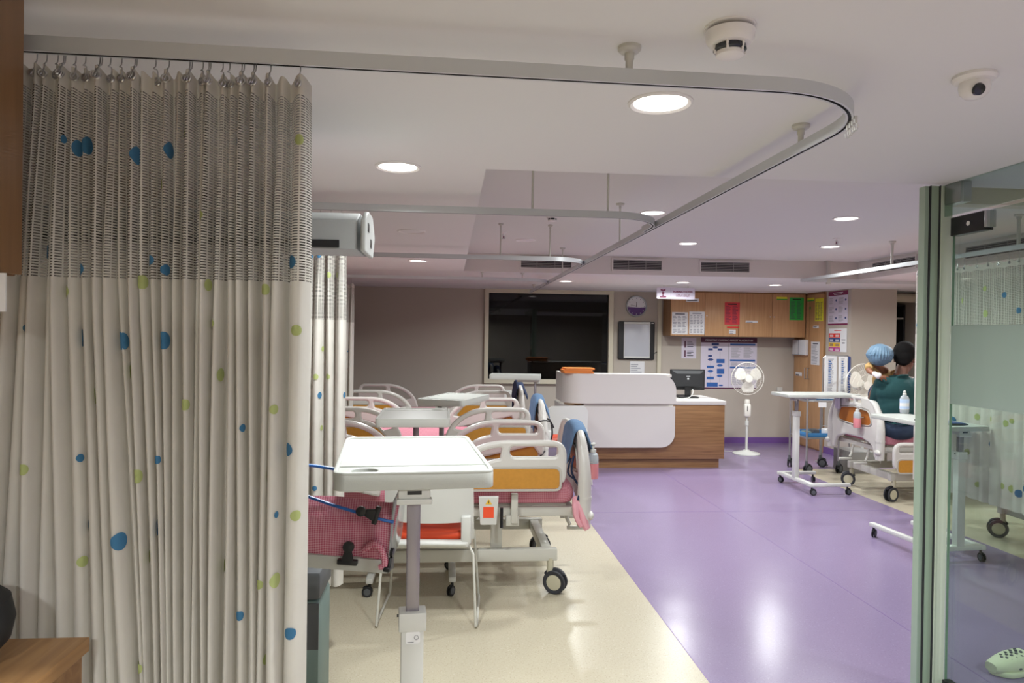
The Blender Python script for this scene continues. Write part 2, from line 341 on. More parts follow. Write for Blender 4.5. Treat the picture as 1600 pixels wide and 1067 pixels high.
# back wall with the window opening
WX0, WX1, WZ0, WZ1 = at(763, 520, Y=YB).x-.05, at(950, 520, Y=YB).x+.05, at(810, 592, Y=YB).z-.05, at(850, 459, Y=YB).z+.05
wb = MB('wall')
wb.box(X0, WX0, YB, YB+.12, 0, ZC); wb.box(WX1, 5.9, YB, YB+.12, 0, ZC); wb.box(WX0, WX1, YB, YB+.12, 0, WZ0); wb.box(WX0, WX1, YB, YB+.12, WZ1, ZC)
struct(wb, 'wall_back')
struct(bx('wall', X0-.1, X0, YN, YB+.12, 0, ZC), 'wall_left')
struct(bx('wall_pale', X0-.1, X1+.1, YN-.1, YN, 0, ZC), 'wall_front')
wr = MB('wall'); wr.box(X1, X1+.1, YN, YB+.6, 0, ZC); struct(wr, 'wall_right')
# pier with the posters: its left face at X=5.12, its front face at Y=8.9
wp = MB('wall'); wp.box(5.32, 5.96, 8.95, 9.57, 0, ZC); wp.box(5.84, 5.96, 9.57, YB+.12, 0, ZC); struct(wp, 'wall_pier')
struct(bx('wall_pale', 5.96, X1, 10.3, 10.42, 0, ZC), 'wall_recess')
struct(bx('purple_skirt', X0, 5.29, YB-.012, YB, 0, .09), 'baseboard_back')
struct(bx('purple_skirt', 5.308, 5.32, 8.95, 9.57, 0, .09), 'baseboard_pier')
# window: cream frame, dark glass, night outside
wf = MB('frame_cream'); t = .05
wf.shape([(WX0-.01, WZ0-.02), (WX1+.02, WZ0-.02), (WX1+.02, WZ1+.015), (WX0-.01, WZ1+.015)], [[(WX0+t, WZ0+t), (WX1-t, WZ0+t), (WX1-t, WZ1-t), (WX0+t, WZ1-t)]], .07, .006, M=frame((0, YB-.02, 0)))
w1 = bpy.data.objects.new('window_1', None); COL.objects.link(w1); w1['kind'] = 'structure'
wf.build('window_frame', w1)
bx('window_glass', WX0+t, WX1-t, YB+.005, YB+.012, WZ0+t, WZ1-t).build('pane', w1, ang=0)
bx('night', WX0-.2, WX1+.2, YB+.5, YB+.52, WZ0-.2, WZ1+.2).build('night_outside', w1, ang=0)
# door frame by the camera on the right: green-white post, header, fixed transom, open glass leaf
PX, PY = 2.15, 2.97
po = MB('post_green'); po.box(PX-.035, PX+.005, PY-.02, PY+.05, 0, ZC); po.use('glass_edge'); po.box(PX-.055, PX-.037, PY-.01, PY+.03, 0, ZC)
po.use('post_light'); po.box(PX+.005, PX+.058, PY-.035, PY+.06, 0, ZC, bev=.003); po.use('slot').box(PX-.037, PX-.034, PY-.022, PY, 0, ZC); po.box(PX+.002, PX+.006, PY-.03, PY-.01, 0, ZC)
struct(po, 'trim_2'); 
hd = MB('frame_cream').box(PX+.058, X1, PY-.02, PY+.06, 2.215, ZC, bev=.003); struct(hd, 'trim_3')
struct(bx('glass_clear', PX+.015, PX+.027, .6, PY-.04, 2.15, ZC), 'window_2')

# ------------------------------------------------------------------ downlights
def downlight(px, py, z, on, label, loc=None):
    p = at(px, py, Z=z) if loc is None else Vector((loc[0], loc[1], z))
    t = thing('downlight', label, 'ceiling light', (p.x, p.y, z), 0, 'round ceiling downlights')
    MB('sensor_white').lathe([(.078, -.003), (.088, -.008), (.094, -.004), (.095, 0), (.078, 0), (.078, -.003)], cap=False).build('trim_ring', t)
    MB('lamp' if on else 'ceiling').lathe([(0, -.0045), (.06, -.0045), (.078, -.002), (.078, 0), (0, 0)]).build('diffuser', t)
    if on:
        l = bpy.data.lights.new('bulb', 'AREA'); l.shape = 'DISK'; l.size = .15; l.energy = LE if loc is None else LE*(2.1 if loc[1] < 0 else 1.2); l.color = (.965, 1, .985); l.spread = math.radians(165)
        lo = bpy.data.objects.new('bulb', l); COL.objects.link(lo); lo.parent = t; lo.location = (0, 0, -.012)
LE = 27
for a in ((1032, 160, ZC, 1, 'large lit downlight just below the front curtain rail'), (622, 260, ZC, 1, 'lit downlight right of the near curtain, above the grey wall unit'),
          (1020, 332, ZT, 1, 'lit downlight beside the curved end of the second curtain rail'), (1322, 341, ZT, 1, 'lit downlight on the right of the raised ceiling, nearest the glass partition'),
          (1075, 380, ZT, 1, 'lit downlight in the raised ceiling in front of the middle vent'), (1297, 385, ZT, 1, 'lit downlight above the white hanger post of the right-hand rail'),
          (653, 407, ZC, 1, 'lit downlight on the low ceiling left of the raised part, between two rails'), (884, 439, ZC, 1, 'lit downlight on the low ceiling in front of the dark window'),
          (1067, 441, ZC, 1, 'lit downlight on the low ceiling above the hanging nursing station sign'), (1211, 445, ZC, 1, 'lit downlight above the third door of the wooden wall cabinets'),
          (643, 361, ZC, 0, 'unlit round downlight on the low ceiling left of the raised part'), (821, 375, ZT, 0, 'unlit round downlight in the raised ceiling, left of the vents')):
    downlight(*a)
for x, y in ((-.6, -.9), (1.3, -1.2), (3.6, -.8), (3.6, 1.4), (5.4, 1.8), (5.6, 4.9), (5.6, 7.2)):  # unseen lamps added as fill for the near ceiling, rail and curtain
    downlight(0, 0, ZC, 1, 'added fill downlight on the low ceiling, unseen outside the picture', (x, y))

# ------------------------------------------------------------------ ceiling vents, detectors, camera, sprinklers
def vent(Mx, w, h, label):
    t = thing('air_vent', label, 'air vent', Mx.translation, 0, 'slatted air vents in the bulkheads')
    M = Matrix.Translation(-Mx.translation) @ Mx
    MB('soffit').shape([(0, 0), (w, 0), (w, h), (0, h)], [[(.02, .02), (w-.02, .02), (w-.02, h-.02), (.02, h-.02)]], .012, .002, M=M, z=.006).build('frame', t)
    MB('vent_dark').rect(.015, .015, w-.015, h-.015, z=.001, M=M).build('backing', t)
    n = 6; s = MB('vent_slat')
    for i in range(n):
        y = .02+(h-.04)*(i+.5)/n; s.add([(.018, y-.003, .003), (w-.018, y-.003, .003), (w-.018, y+.004, .010), (.018, y+.004, .010), (.018, y+.006, .004), (w-.018, y+.006, .004)], [[0, 1, 2, 3], [3, 2, 5, 4]], M)
    for k in (.33, .66): s.box(w*k-.003, w*k+.003, .018, h-.018, .004, .011, M=M)
    s.build('slats', t)
for x0, x1, lb in ((811, 895, 'slatted vent left of three, above the dark window'), (955, 1036, 'middle slatted vent above the wall clock'), (1092, 1173, 'slatted vent right of three, above the wooden cabinets')):
    a = at(x0, 426, Y=TY1); b = at(x1, 426, Y=TY1); vent(frame((a.x, TY1, 2.325)), b.x-a.x, .145, lb)
for y1, y0, lb in ((7.35, 6.6, 'slatted vent on the right-hand bulkhead left of the glass post'), (5.95, 5.2, 'slatted vent on the right-hand bulkhead seen beside the glass post')):
    vent(frame((TX1, y1, 2.325), (0, -1, 0)), y1-y0, .14, lb)
def smoke(px, py, z, label, s=1):
    p = at(px, py, Z=z); t = thing('smoke_detector', label, 'smoke detector', p, 0, 'smoke detectors')
    MB('sensor_white').lathe([(0, -.004), (.056*s, -.004), (.056*s, 0)][::-1]+[(.054*s, -.012), (.052*s, -.03*s), (.044*s, -.04*s), (.03*s, -.044*s), (0, -.044*s)]).build('body', t)
    MB('lens_dark').lathe([(.034*s, -.042*s), (.036*s, -.052*s), (.030*s, -.056*s), (0, -.056*s)]).build('sensor_gap', t)
    b = MB('sensor_white').lathe([(0, -.056*s), (.031*s, -.056*s), (.030*s, -.064*s), (.02*s, -.069*s), (0, -.07*s)])
    for k in range(6): a = k*PI/3; b.cyl((.036*s*math.cos(a), .036*s*math.sin(a), -.04*s), (.033*s*math.cos(a), .033*s*math.sin(a), -.060*s), .003*s, n=6)
    b.build('sensing_cap', t)
smoke(1141, 42, ZC, 'white smoke detector on the ceiling above the front curtain rail'); smoke(863, 333, ZT, 'small distant smoke detector in the raised ceiling, behind the second rail', .9)
p = at(1523, 118, Z=ZC); t = thing('dome_camera', 'white dome security camera on the ceiling above the glass door', 'security camera', p)
MB('sensor_white').lathe([(.05, 0), (.052, -.008), (.046, -.016), (.03, -.02), (0, -.02)]).build('base', t)
MB('sensor_white').lathe([(.034, -.012), (.037, -.03), (.034, -.045), (.022, -.058), (0, -.063)]).build('housing', t)
MB('lens_dark').lathe([(.016, 0), (.014, .008), (0, .011)], Matrix.Translation((-.012, -.028, -.045)) @ Matrix.Rotation(math.radians(120), 4, 'X')).build('lens', t)
for px, py, lb in ((787, 371, 'small pendent sprinkler left in the raised ceiling'), (1307, 380, 'small pendent sprinkler beside the right-hand downlight')):
    p = at(px, py-8, Z=ZT); t = thing('sprinkler', lb, 'sprinkler', p, 0, 'fire sprinklers')
    MB('sensor_white').lathe([(.03, 0), (.028, -.006), (.01, -.01), (.009, -.03), (0, -.03)]).build('rosette', t)
    MB('maroon').lathe([(.004, -.03), (.005, -.05), (0, -.05)]).build('glass_bulb', t)
    MB('steel').lathe([(.015, -.052), (.016, -.055), (0, -.056)]).tube([(-.012, 0, -.028), (-.013, 0, -.045), (0, 0, -.054)], .002, 6).tube([(.012, 0, -.028), (.013, 0, -.045), (0, 0, -.054)], .002, 6).build('deflector', t)

# ------------------------------------------------------------------ curtain rails
ZR = 2.2
def rail_mesh(path, h=.034, w=.02, M=None):
    b = MB('rail_side'); P = [Vector((x, y, 0)) for x, y in path]; n = len(P)
    prof = [(-w/2, 0), (-w/2, h), (w/2, h), (w/2, 0), (w/2-.006, 0), (w/2-.006, .006), (-w/2+.006, .006), (-w/2+.006, 0)]
    m = len(prof); vs = []; fs = []
    for i, p in enumerate(P):
        d = ((P[min(i+1, n-1)]-P[i]).normalized()+(P[i]-P[max(i-1, 0)]).normalized()); d.normalize(); s = Vector((d.y, -d.x, 0))
        for a, z in prof: vs.append(p+s*a+Vector((0, 0, ZR+z)))
    for i in range(n-1):
        for k in range(m): fs.append(([i*m+k, i*m+(k+1) % m, (i+1)*m+(k+1) % m, (i+1)*m+k], k))
    b.add(vs, [f for f, k in fs]); b.add(vs, [[(n-1)*m+k for k in range(m)], list(range(m))[::-1]])
    b.use('slot')
    for i, (f, k) in enumerate(fs):
        if k in (4, 5, 6): b.fm[i] = 1
    return b
def hanger(t, x, y, zt, plate=.028, rod=.009):
    MB('white_metal').lathe([(plate, zt), (plate, zt-.008), (plate*.8, zt-.014), (rod*1.3, zt-.016), (rod*1.3, zt-.03), (rod, zt-.034), (rod, ZR+.034)], Matrix.Translation((x, y, 0)), 16).build('hanger', t)
def arc(cx, cy, r, a0, a1, n=14): return [(cx+r*math.cos(math.radians(a0+(a1-a0)*i/n)), cy+r*math.sin(math.radians(a0+(a1-a0)*i/n))) for i in range(n+1)]
RX, R0 = 1.115, .34
t = thing('curtain_rail', 'long silver curtain rail crossing the foreground and running back to the window', 'curtain rail')
rail_mesh([(X0, 1.607), (-.6, 1.624), (.1, 1.638)]+arc(RX-R0, 1.652+R0, R0, -90, 0, 20)+[(RX, 3), (RX, 5), (RX, 9.84)]).build('track', t, ang=40)
hanger(t, at(988, 66, Z=ZC).x, 1.648, ZC); hanger(t, RX, at(1247, 195, Z=ZC).y, ZC)
for yy in (4.6, 7.0): hanger(t, RX, yy, ZT, rod=.006)
hanger(t, RX, 9.4, ZC, rod=.006)
hk = MB('white')
for i in range(4):
    c = Vector((RX-.035+.006*i, 1.652+.16+.022*i, ZR)); hk.box(c.x-.004, c.x+.004, c.y-.003, c.y+.003, ZR-.014, ZR+.004); hk.tube([c+Vector((0, 0, -.012)), c+Vector((.006, 0, -.022)), c+Vector((.003, 0, -.034)), c+Vector((-.006, 0, -.036)), c+Vector((-.008, 0, -.026))], .0016, 6, sub=3)
hk.build('spare_gliders', t)
for Y, lab, rods in ((3.50, 'second curtain rail from the front, curving into the long rail by a lit downlight', (831, 1003)), (5.57, 'third curtain rail from the front, below the unlit downlights', (782, 903)), (7.70, 'farthest curtain rail on the left, just in front of the dark window', (754, 853))):
    t = thing('curtain_rail', lab, 'curtain rail', group='cross rails over the left-hand beds')
    rail_mesh([(X0, Y), (-.5, Y)]+arc(RX-.022-.3, Y+.3, .3, -90, 0)+[(RX-.022, Y+.45)]).build('track', t, ang=40)
    for q in rods:
        x = min(at(q, 400, Y=Y).x, RX-.33); hanger(t, x, Y, ZT if x > TX0 and TY0 < Y < TY1 else ZC, .02, .006)
RRX = 3.91; ZR = 2.245
t = thing('curtain_rail', 'white curtain rail over the right-hand bays, ending in front of the cabinets', 'curtain rail')
yc = at(1252, 439, X=RRX).y
rail_mesh([(RRX, 1.9), (RRX, 4.5), (RRX, yc-.06), (RRX-.06+.06, yc)]).build('track', t, ang=40)
rail_mesh([(RRX-.0, yc-.03), (5.2, yc-.03), (X1, yc-.03)]).build('cross_track', t, ang=40)
b = MB('white_metal'); hx = RRX+.3
b.box(hx-.022, hx+.022, yc-.045, yc-.015, ZR-.02, ZT-.001, bev=.003).box(hx-.035, hx+.035, yc-.06, yc, ZT-.008, ZT-.001); b.build('hanger_post', t)
hanger(t, RRX, 5.95, ZT, .03, .012); hanger(t, RRX, 4.55, ZT, .03, .012); ZR = 2.2

# ------------------------------------------------------------------ curtains
def curtain(label, group, loc, rz, ridges, A, z0, z1, zh, dots, lean=lambda x, z: 0, hookz=None, seed=1, hooks=None, nseg=14, over=.30, net=True):
    rnd = random.Random(seed); t = thing('privacy_curtain', label, 'curtain', loc, rz, group)
    R = sorted(ridges); V = [R[0]-(R[1]-R[0])*.5]+[(R[i]+R[i+1])/2 for i in range(len(R)-1)]+[R[-1]+(R[-1]-R[-2])*.5]
    amp = [min(A*rnd.uniform(.75, 1.15), (V[i+1]-V[i])*1.6+.01) for i in range(len(R))]; ph = [rnd.uniform(0, 6.28) for _ in R]; ov = [over*rnd.uniform(.6, 1.15) for _ in R]
    def pos(c, z):
        c = min(max(c, 0), len(R)-1e-6); i = int(c); q = c-i; w = V[i+1]-V[i]
        g = min(1, max(0, (z1-z)/.35)); a = amp[i]*(.5+.5*g)
        o = ov[i]*(.25+.75*g)
        x = V[i]+w*(q+o*math.sin(2*PI*q)*-1*.55); y = a*math.cos(2*PI*q)*.5
        xw = .006*math.sin(2.3*z+ph[i])*math.sin(PI*q); yw = .012*math.sin(1.7*z+ph[i]*2)*math.sin(PI*q)
        return Vector((x+xw+lean(x, z), y+yw, z))
    nc = len(R)*nseg
    def zs(a, b, n): return [a+(b-a)*k/n for k in range(n+1)]
    zm = (z0+z1)/2; cum = [0]; pr = pos(0, zm)
    for c in range(1, nc+1):
        p = pos(c/nseg, zm); cum.append(cum[-1]+(p-pr).length); pr = p
    def grid(m, rows, name, droop=False, dd=()):
        b = MB(m); vs = []; fs = []
        for z in rows:
            for c in range(nc+1):
                p = pos(c/nseg, z)
                if droop:
                    q = (c/nseg) % 1; p.z -= .012*(math.cos(2*PI*q)*.5+.5)*max(0, 1-(z1-z)/.12)
                vs.append(p)
        for r in range(len(rows)-1):
            for c in range(nc): k = r*(nc+1)+c; fs.append([k, k+1, k+nc+2, k+nc+1])
        b.add(vs, fs); nb = len(vs); put(b, dd); o = b.build(name, t, ang=0)
        me = o.data; me.polygons.foreach_set('use_smooth', [True]*len(me.polygons)); uv = me.uv_layers.new(name='UVMap')
        for l in me.loops:
            v = l.vertex_index
            if v < nb: uv.data[l.index].uv = (cum[v % (nc+1)], rows[v//(nc+1)])
        return o
    def cofs(s):
        if s <= 0: return 0
        for k in range(1, nc+1):
            if cum[k] >= s: return (k-1+(s-cum[k-1])/max(1e-9, cum[k]-cum[k-1]))/nseg
        return len(R)
    def put(b, dd):
        for (x, z, r, cc) in dd:
            b.use('dot_'+cc); best = min(range(nc+1), key=lambda k: abs(pos(k/nseg, z).x-x)+max(0, pos(k/nseg, z).y)*1.0)
            s0 = cum[best]; vs = []; fs = []; N = 20; K = 4
            for ring in range(K+1):
                for k in range(N):
                    a = 2*PI*k/N; rr = r*ring/K; ss = min(max(s0+rr*math.cos(a), 0), cum[-1])
                    c = cofs(ss); zz = z+rr*math.sin(a); p = pos(c, zz)
                    tg = pos(c+.01, zz)-pos(c-.01, zz); nn = Vector((tg.y, -tg.x, 0)); nn = nn.normalized() if nn.length > 1e-9 else Vector((0, -1, 0))
                    vs.append(p+nn*.0022)
            for ring in range(K):
                for k in range(N): fs.append([ring*N+k, ring*N+(k+1) % N, (ring+1)*N+(k+1) % N, (ring+1)*N+k])
            b.add(vs, fs)
    hem = .045
    if net:
        fb = zs(zh, z0, 22); grid('curtain_cloth', fb, 'fabric_panel', dd=[d for d in dots if d[1] < zh]); grid('curtain_net', zs(z1-hem, zh, 14), 'net_header', True, [d for d in dots if d[1] >= zh])
    else: grid('curtain_cloth', zs(z1-hem, z0, 30), 'fabric_panel', True, dots)
    grid('curtain_cloth', zs(z1, z1-hem, 3), 'top_hem', True)
    for j, x in enumerate(hooks if hooks is not None else R):
        best = min(range(nc+1), key=lambda k: abs(pos(k/nseg, z1-.02).x-x)+.6*pos(k/nseg, z1-.02).y); p = pos(best/nseg, z1-.022)
        if hooks is not None: rz_ = rnd.uniform(-.5, .5)
        else: rz_ = rnd.uniform(-.3, .3)
        M = Matrix.Translation((p.x, p.y-.003, p.z)) @ Matrix.Rotation(rz_, 4, 'Z') @ Matrix.Rotation(PI/2, 4, 'X')
        g = MB('steel'); g.M = M; g.tube([(.0075*math.cos(a*PI/6), .0075*math.sin(a*PI/6), 0) for a in range(12)], .0026, 6, closed=True); g.build('grommet', t)
        h = MB('steel'); zt = ZR+.004-loc[2]; zb = p.z
        h.tube([(p.x, 0, zt), (p.x, -.002, zt-.018), (p.x-.004, -.004, zt-.024), (p.x+.001, p.y*.6, (zt+zb)/2), (p.x+.003, p.y-.006, zb+.006), (p.x, p.y-.010, zb-.004), (p.x-.003, p.y+.002, zb)], .0014, 6, sub=3); h.build('hook', t)
    return t
def px2x(px, Y): return at(px, 500, Y=Y).x
CY = 1.622
rid = [14, 30, 52, 68, 82, 97, 112, 130, 145, 170, 187, 202, 220, 236, 252, 270, 290, 308, 322, 340, 358, 378, 396, 414, 430, 463]
dots1 = [(88, 212, 6, 'b'), (106, 224, 12, 'b'), (124, 220, 13, 'b'), (204, 238, 13, 'b'), (258, 229, 12, 'b'), (364, 214, 6, 'b'), (58, 390, 10, 'b'), (110, 418, 10, 'b'), (225, 404, 9, 'b'), (252, 420, 8, 'b'), (452, 408, 10, 'b'), (28, 512, 6, 'b'), (112, 528, 13, 'b'), (180, 533, 13, 'b'), (247, 532, 13, 'b'), (448, 705, 10, 'b'), (448, 996, 9, 'b'), (239, 721, 6, 'b'), (116, 720, 6, 'b'), (372, 671, 6, 'b'), (428, 806, 5, 'b'), (180, 849, 13, 'b'), (236, 831, 12, 'b'), (368, 969, 7, 'b'), (123, 828, 8, 'b'),
         (464, 216, 8, 'g'), (212, 439, 10, 'g'), (319, 444, 9, 'g'), (90, 454, 9, 'g'), (414, 452, 8, 'g'), (460, 516, 8, 'g'), (193, 582, 10, 'g'), (341, 587, 10, 'g'), (136, 620, 12, 'g'), (286, 633, 8, 'g'), (207, 747, 10, 'g'), (30, 735, 8, 'g'), (457, 809, 8, 'g'), (221, 878, 9, 'g'), (340, 893, 10, 'g'), (117, 885, 8, 'g'), (427, 909, 11, 'g'), (408, 1041, 8, 'g'), (208, 1052, 9, 'g'), (428, 640, 7, 'g'), (413, 747, 8, 'g'), (327, 505, 8, 'g'), (310, 334, 8, 'g'), (276, 200, 7, 'g'), (400, 917, 7, 'g'), (238, 282, 8, 'g')]
d1 = []
for x, y, r, c in dots1:
    p = at(x, y, Y=CY-.03); d1.append((p.x, p.z, r*CY/F*1.03, 'blue' if c == 'b' else 'green'))
def lean1(x, z):
    s = max(0, 2.1-z)/1.2; L_ = max(0, min(1, (-.80-x)/.16)); B_ = max(0, 1-abs(x+.74)/.2)
    return -L_*.085*min(s, 1.1)+B_*.075*max(0, s-.35)
curtain('large white and cream dotted curtain with net top filling the left foreground', None, (0, CY+.01, 0), 0, [px2x(x, CY) for x in rid], 0.078, .02, at(250, 109, Y=CY).z, at(250, 436, Y=CY-.02).z, d1, lean1, seed=4,
        hooks=[px2x(x, CY) for x in (44, 66, 78, 92, 103, 118, 128, 136, 148, 157, 166, 184, 192, 212, 238, 262, 285, 300, 311, 318, 331, 342, 352, 361, 382, 391, 403, 421, 462)])
def rdots(x0, x1, z0, z1, n, seed, r=(.008, .018)):
    q = random.Random(seed); return [(q.uniform(x0, x1), q.uniform(z0, z1), q.uniform(*r), q.choice(('blue', 'green'))) for _ in range(n)]
C2Y = 3.52
rg = []; x = -1.38
while x < px2x(534, C2Y): rg.append(x); x += random.uniform(.045, .07)
d2 = [(at(px, py, Y=C2Y).x, at(px, py, Y=C2Y).z, r, c) for px, py, r, c in ((495, 588, .014, 'green'), (512, 588, .014, 'green'), (500, 617, .016, 'blue'), (537, 617, .014, 'blue'), (502, 668, .013, 'green'), (521, 671, .008, 'blue'), (526, 430, .014, 'green'), (515, 430, .014, 'green'), (506, 545, .014, 'green'), (488, 400, .012, 'blue'), (500, 400, .012, 'blue'), (532, 880, .014, 'blue'), (494, 760, .012, 'blue'))]
curtain('bunched white dotted curtain directly behind the near one, hanging below the grey wall unit', 'bunched curtains by the left wall', (0, C2Y, 0), 0, rg, .07, at(520, 915, Y=C2Y).z, 2.13, at(510, 500, Y=C2Y).z, d2, seed=6, nseg=12)
C3Y = 7.72
rg = []; x = -1.40
while x < px2x(555, C3Y): rg.append(x); x += random.uniform(.05, .08)
curtain('farthest bunched curtain by the left wall, narrow strip beside the far beds', 'bunched curtains by the left wall', (0, C3Y, 0), 0, rg, .07, .42, 2.14, 1.72, rdots(-1.3, -1.02, .6, 1.8, 10, 3), seed=9, nseg=12)
rg = [.05+.105*i+random.uniform(-.02, .02) for i in range(25)]
d4 = [(x, z, r, c) for x, z, r, c in rdots(.0, 2.0, .5, 2.0, 70, 12, (.012, .03))]
ZR = 2.245
curtain('spread dotted curtain behind the glass door on the right-hand rail', None, (RRX, 5.62, 0), -PI/2, rg, .02, .43, 2.185, 1.66, d4, seed=3, nseg=10, over=.12)
# ================================================================== CASTERS, TABLES, BEDS
def caster(b_parent, x, y, r, ang=0, small=False, name='caster', top=None, tyre='tyre', hub='caster_beige'):
    "twin wheel castor standing on the floor under (x, y)"
    M = Matrix.Translation((x, y, 0)) @ Matrix.Rotation(ang, 4, 'Z'); w = r*.42; off = r*.45
    b = MB(hub); b.M = M
    b.tube([(0, 0, top if top else r*2.5), (0, 0, r*1.7)], [r*.26, r*.32], 12)
    b.box(-r*.2, off+r*.25, -w*.45, w*.45, r*.9, r*1.75, bev=r*.12)
    b.use(tyre)
    b.tube([(off+r*1.02*math.cos(a), 0, r+r*1.02*math.sin(a)) for a in [math.radians(150-12*k) for k in range(10)]], w*.42, 6)
    c = b.build(name, b_parent)
    for sgn in (-1, 1):
        wb_ = MB(tyre); wb_.M = M
        P = Matrix.Translation((off, sgn*w*.55, r)) @ Matrix.Rotation(-sgn*PI/2, 4, 'X')
        wb_.lathe([(r*.74, 0), (r*.95, 0), (r, w*.12), (r, w*.36), (r*.93, w*.5), (r*.78, w*.5), (r*.74, w*.44)], P, 24)
        wb_.use(hub if not small else 'grey_dark').lathe([(r*.75, w*.40), (r*.5, w*.5), (r*.2, w*.52), (0, w*.53)], P, 20)
        wb_.build('wheel', c)
    return c
def overbed(label, tray='white_tray', ztop=1.0, zcol=.72, W=.43, L=.78, cross=.5, arm=.62, rim=True, tube_m='tube', off=0.06, th=.046):
    "column at the origin, tray and feet reaching along +Y"
    t = thing('overbed_table', label, 'overbed table', group='overbed tables')
    b = MB('white'); 
    b.box(-cross/2, cross/2, -.025, .025, .085, .125, bev=.008)
    for s in (-1, 1): b.box(s*cross/2-.022, s*cross/2+.022, -.03, arm, .085, .12, bev=.008)
    b.build('base_frame', t)
    for sx in (-1, 1):
        for sy in (0, 1): caster(t, sx*cross/2, arm-.03 if sy else 0, .032, random.uniform(-2, 2), True, top=.088, hub='black', tyre='black_matt')
    MB('white').box(-.032, .032, -.025, .025, .11, zcol, bev=.004).build('outer_column', t)
    c = MB('white'); c.box(-.039, .039, -.031, .031, zcol-.05, zcol+.004, bev=.004).use('black').cyl((-.039, 0, zcol-.012), (-.044, 0, zcol-.012), .004, n=8); c.build('collar', t)
    MB(tube_m).box(-.019, .019, -.014, .014, zcol-.1, ztop-th-.03, bev=.003).build('inner_tube', t)
    k = MB('white'); k.box(-.045, .045, -.045, .2, ztop-th-.035, ztop-th+.002, bev=.004).box(-.05, .05, -.052, -.02, ztop-th-.05, ztop-th-.034, bev=.003); k.use('black').box(-.02, .02, -.0465, -.044, ztop-th-.022, ztop-th-.012); k.build('tilt_bracket', t)
    y0, y1 = -off, L-off; d = MB(tray)
    hole = [ell(-W/2+.085, y0+.062, .037, .037, 20)] if rim else []
    d.shape(rrect(-W/2, y0, W/2, y1, .035), hole, th, .004, z=ztop-th/2-.004)
    if rim: d.lathe([(.034, ztop-.014), (0, ztop-.014)], Matrix.Translation((-W/2+.085, y0+.062, 0)), 20)
    if rim:
        d.shape(rrect(-W/2, y0, W/2, y1, .035), [rrect(-W/2+.013, y0+.013, W/2-.013, y1-.013, .028)], .010, .004, z=ztop-.003)
        d.box(-W/2+.012, W/2-.012, y0+.115, y0+.121, ztop-.005, ztop-.001, bev=.001)
    d.build('tray', t); return t
def place(t, x, y, rz): t.location = (x, y, 0); t.rotation_euler = (0, 0, rz); return t

A, B_ = at(520, 742, Z=1.215), at(770, 736, Z=1.215)
T1 = overbed('nearest white overbed table on a purple-grey column, beside the large curtain', ztop=1.215, zcol=.80, W=(B_-A).length+.01, L=.69, off=.07)
mid = (A+B_)/2; a1 = math.radians(5)
place(T1, mid.x-.005, mid.y+.08, a1)
s = MB('paper'); s.shape(rrect(-.019, .715, .022, .75, .008), [], 0, 0, M=Matrix.Translation((0, -.0258, 0)) @ Matrix.Rotation(PI/2, 4, 'X'))
s.use('print_dark').tube([(.011+.006*math.cos(a*PI/6), -.0268, .733+.006*math.sin(a*PI/6)) for a in range(12)], .0006, 4, closed=True).box(-.014, .004, -.0266, -.0262, .719, .7205)
s.build('asset_sticker', T1)
# the others share the design at other heights
T2 = overbed('grey overbed table top over the nearest hospital bed, directly behind the front table', tray='grey_tray', ztop=1.09, zcol=.72, W=.45, L=.64, arm=.50, off=.10)
place(T2, -.22, 4.80, math.radians(180.5))
T3 = overbed('white overbed table turned slantwise over the second bed from the front', ztop=1.05, zcol=.70, W=.42, L=.72)
place(T3, -.06, 6.02, math.radians(-22))
T4 = overbed('raised white overbed table standing in front of the dark window', ztop=1.17, zcol=.8, W=.36, L=.56)
place(T4, .95, 7.75, math.radians(82))
T5 = overbed('white overbed table on castors at the foot of the right-hand bed, on the purple floor', ztop=1.03, zcol=.83, W=.40, L=.82, cross=.66, arm=.42, rim=False, off=.2, th=.034)
place(T5, 3.72, 7.26, -PI/2+.03)
T6 = overbed('white overbed table partly behind the glass door, holding a bottle', ztop=1.0, zcol=.80, W=.35, L=.84, cross=.38, arm=.68, rim=False, off=.09, th=.034)
place(T6, 3.70, 4.80, math.radians(5))

def side_rail(parent, M, o):
    b = MB('bed_white')
    out = rp([(.0, .0, .05), (.0, .335, .13)], 0, 8)[6:] if 0 else rp([(.0, .0, .05), (.0, .335, .13), (.2, .335)], 0, 8)[:-1]+[(.36+.39*math.sin(math.radians(a)), .03+.305*math.cos(math.radians(a))) for a in range(0, 91, 6)]+[(.745, .008), (.735, 0)]
    h1 = rrect(.055, .238, .345, .297, .028, 6); h2 = rp([(.36+.345*math.sin(math.radians(a)), .03+.262*math.cos(math.radians(a))) for a in range(6, 64, 8)]+[(.36+.265*math.sin(math.radians(a)), .03+.20*math.cos(math.radians(a))) for a in range(58, 5, -8)], .008, 3)
    b.shape(out, [h1, h2], .042, .016, M=M); r = b.build('side_rail', parent)
    b = MB('orange_panel')
    ins = rp([(.045, .045, .03), (.045, .165, .035), (.53, .165, .06), (.64, .045, .02)], 0, 6)
    b.shape(ins, [], .006, .0015, M=M, z=.021*o); b.build('wood_insert', r)
    b = MB('bed_grey'); b.shape(rp([(.03, .03, .04), (.03, .182, .045), (.545, .182, .07), (.675, .03, .02)], 0, 6), [rp([(.044, .044, .03), (.044, .166, .035), (.531, .166, .06), (.642, .044, .02)], 0, 6)], .005, .002, M=M, z=.0215*o); b.build('insert_lip', r)
    return r
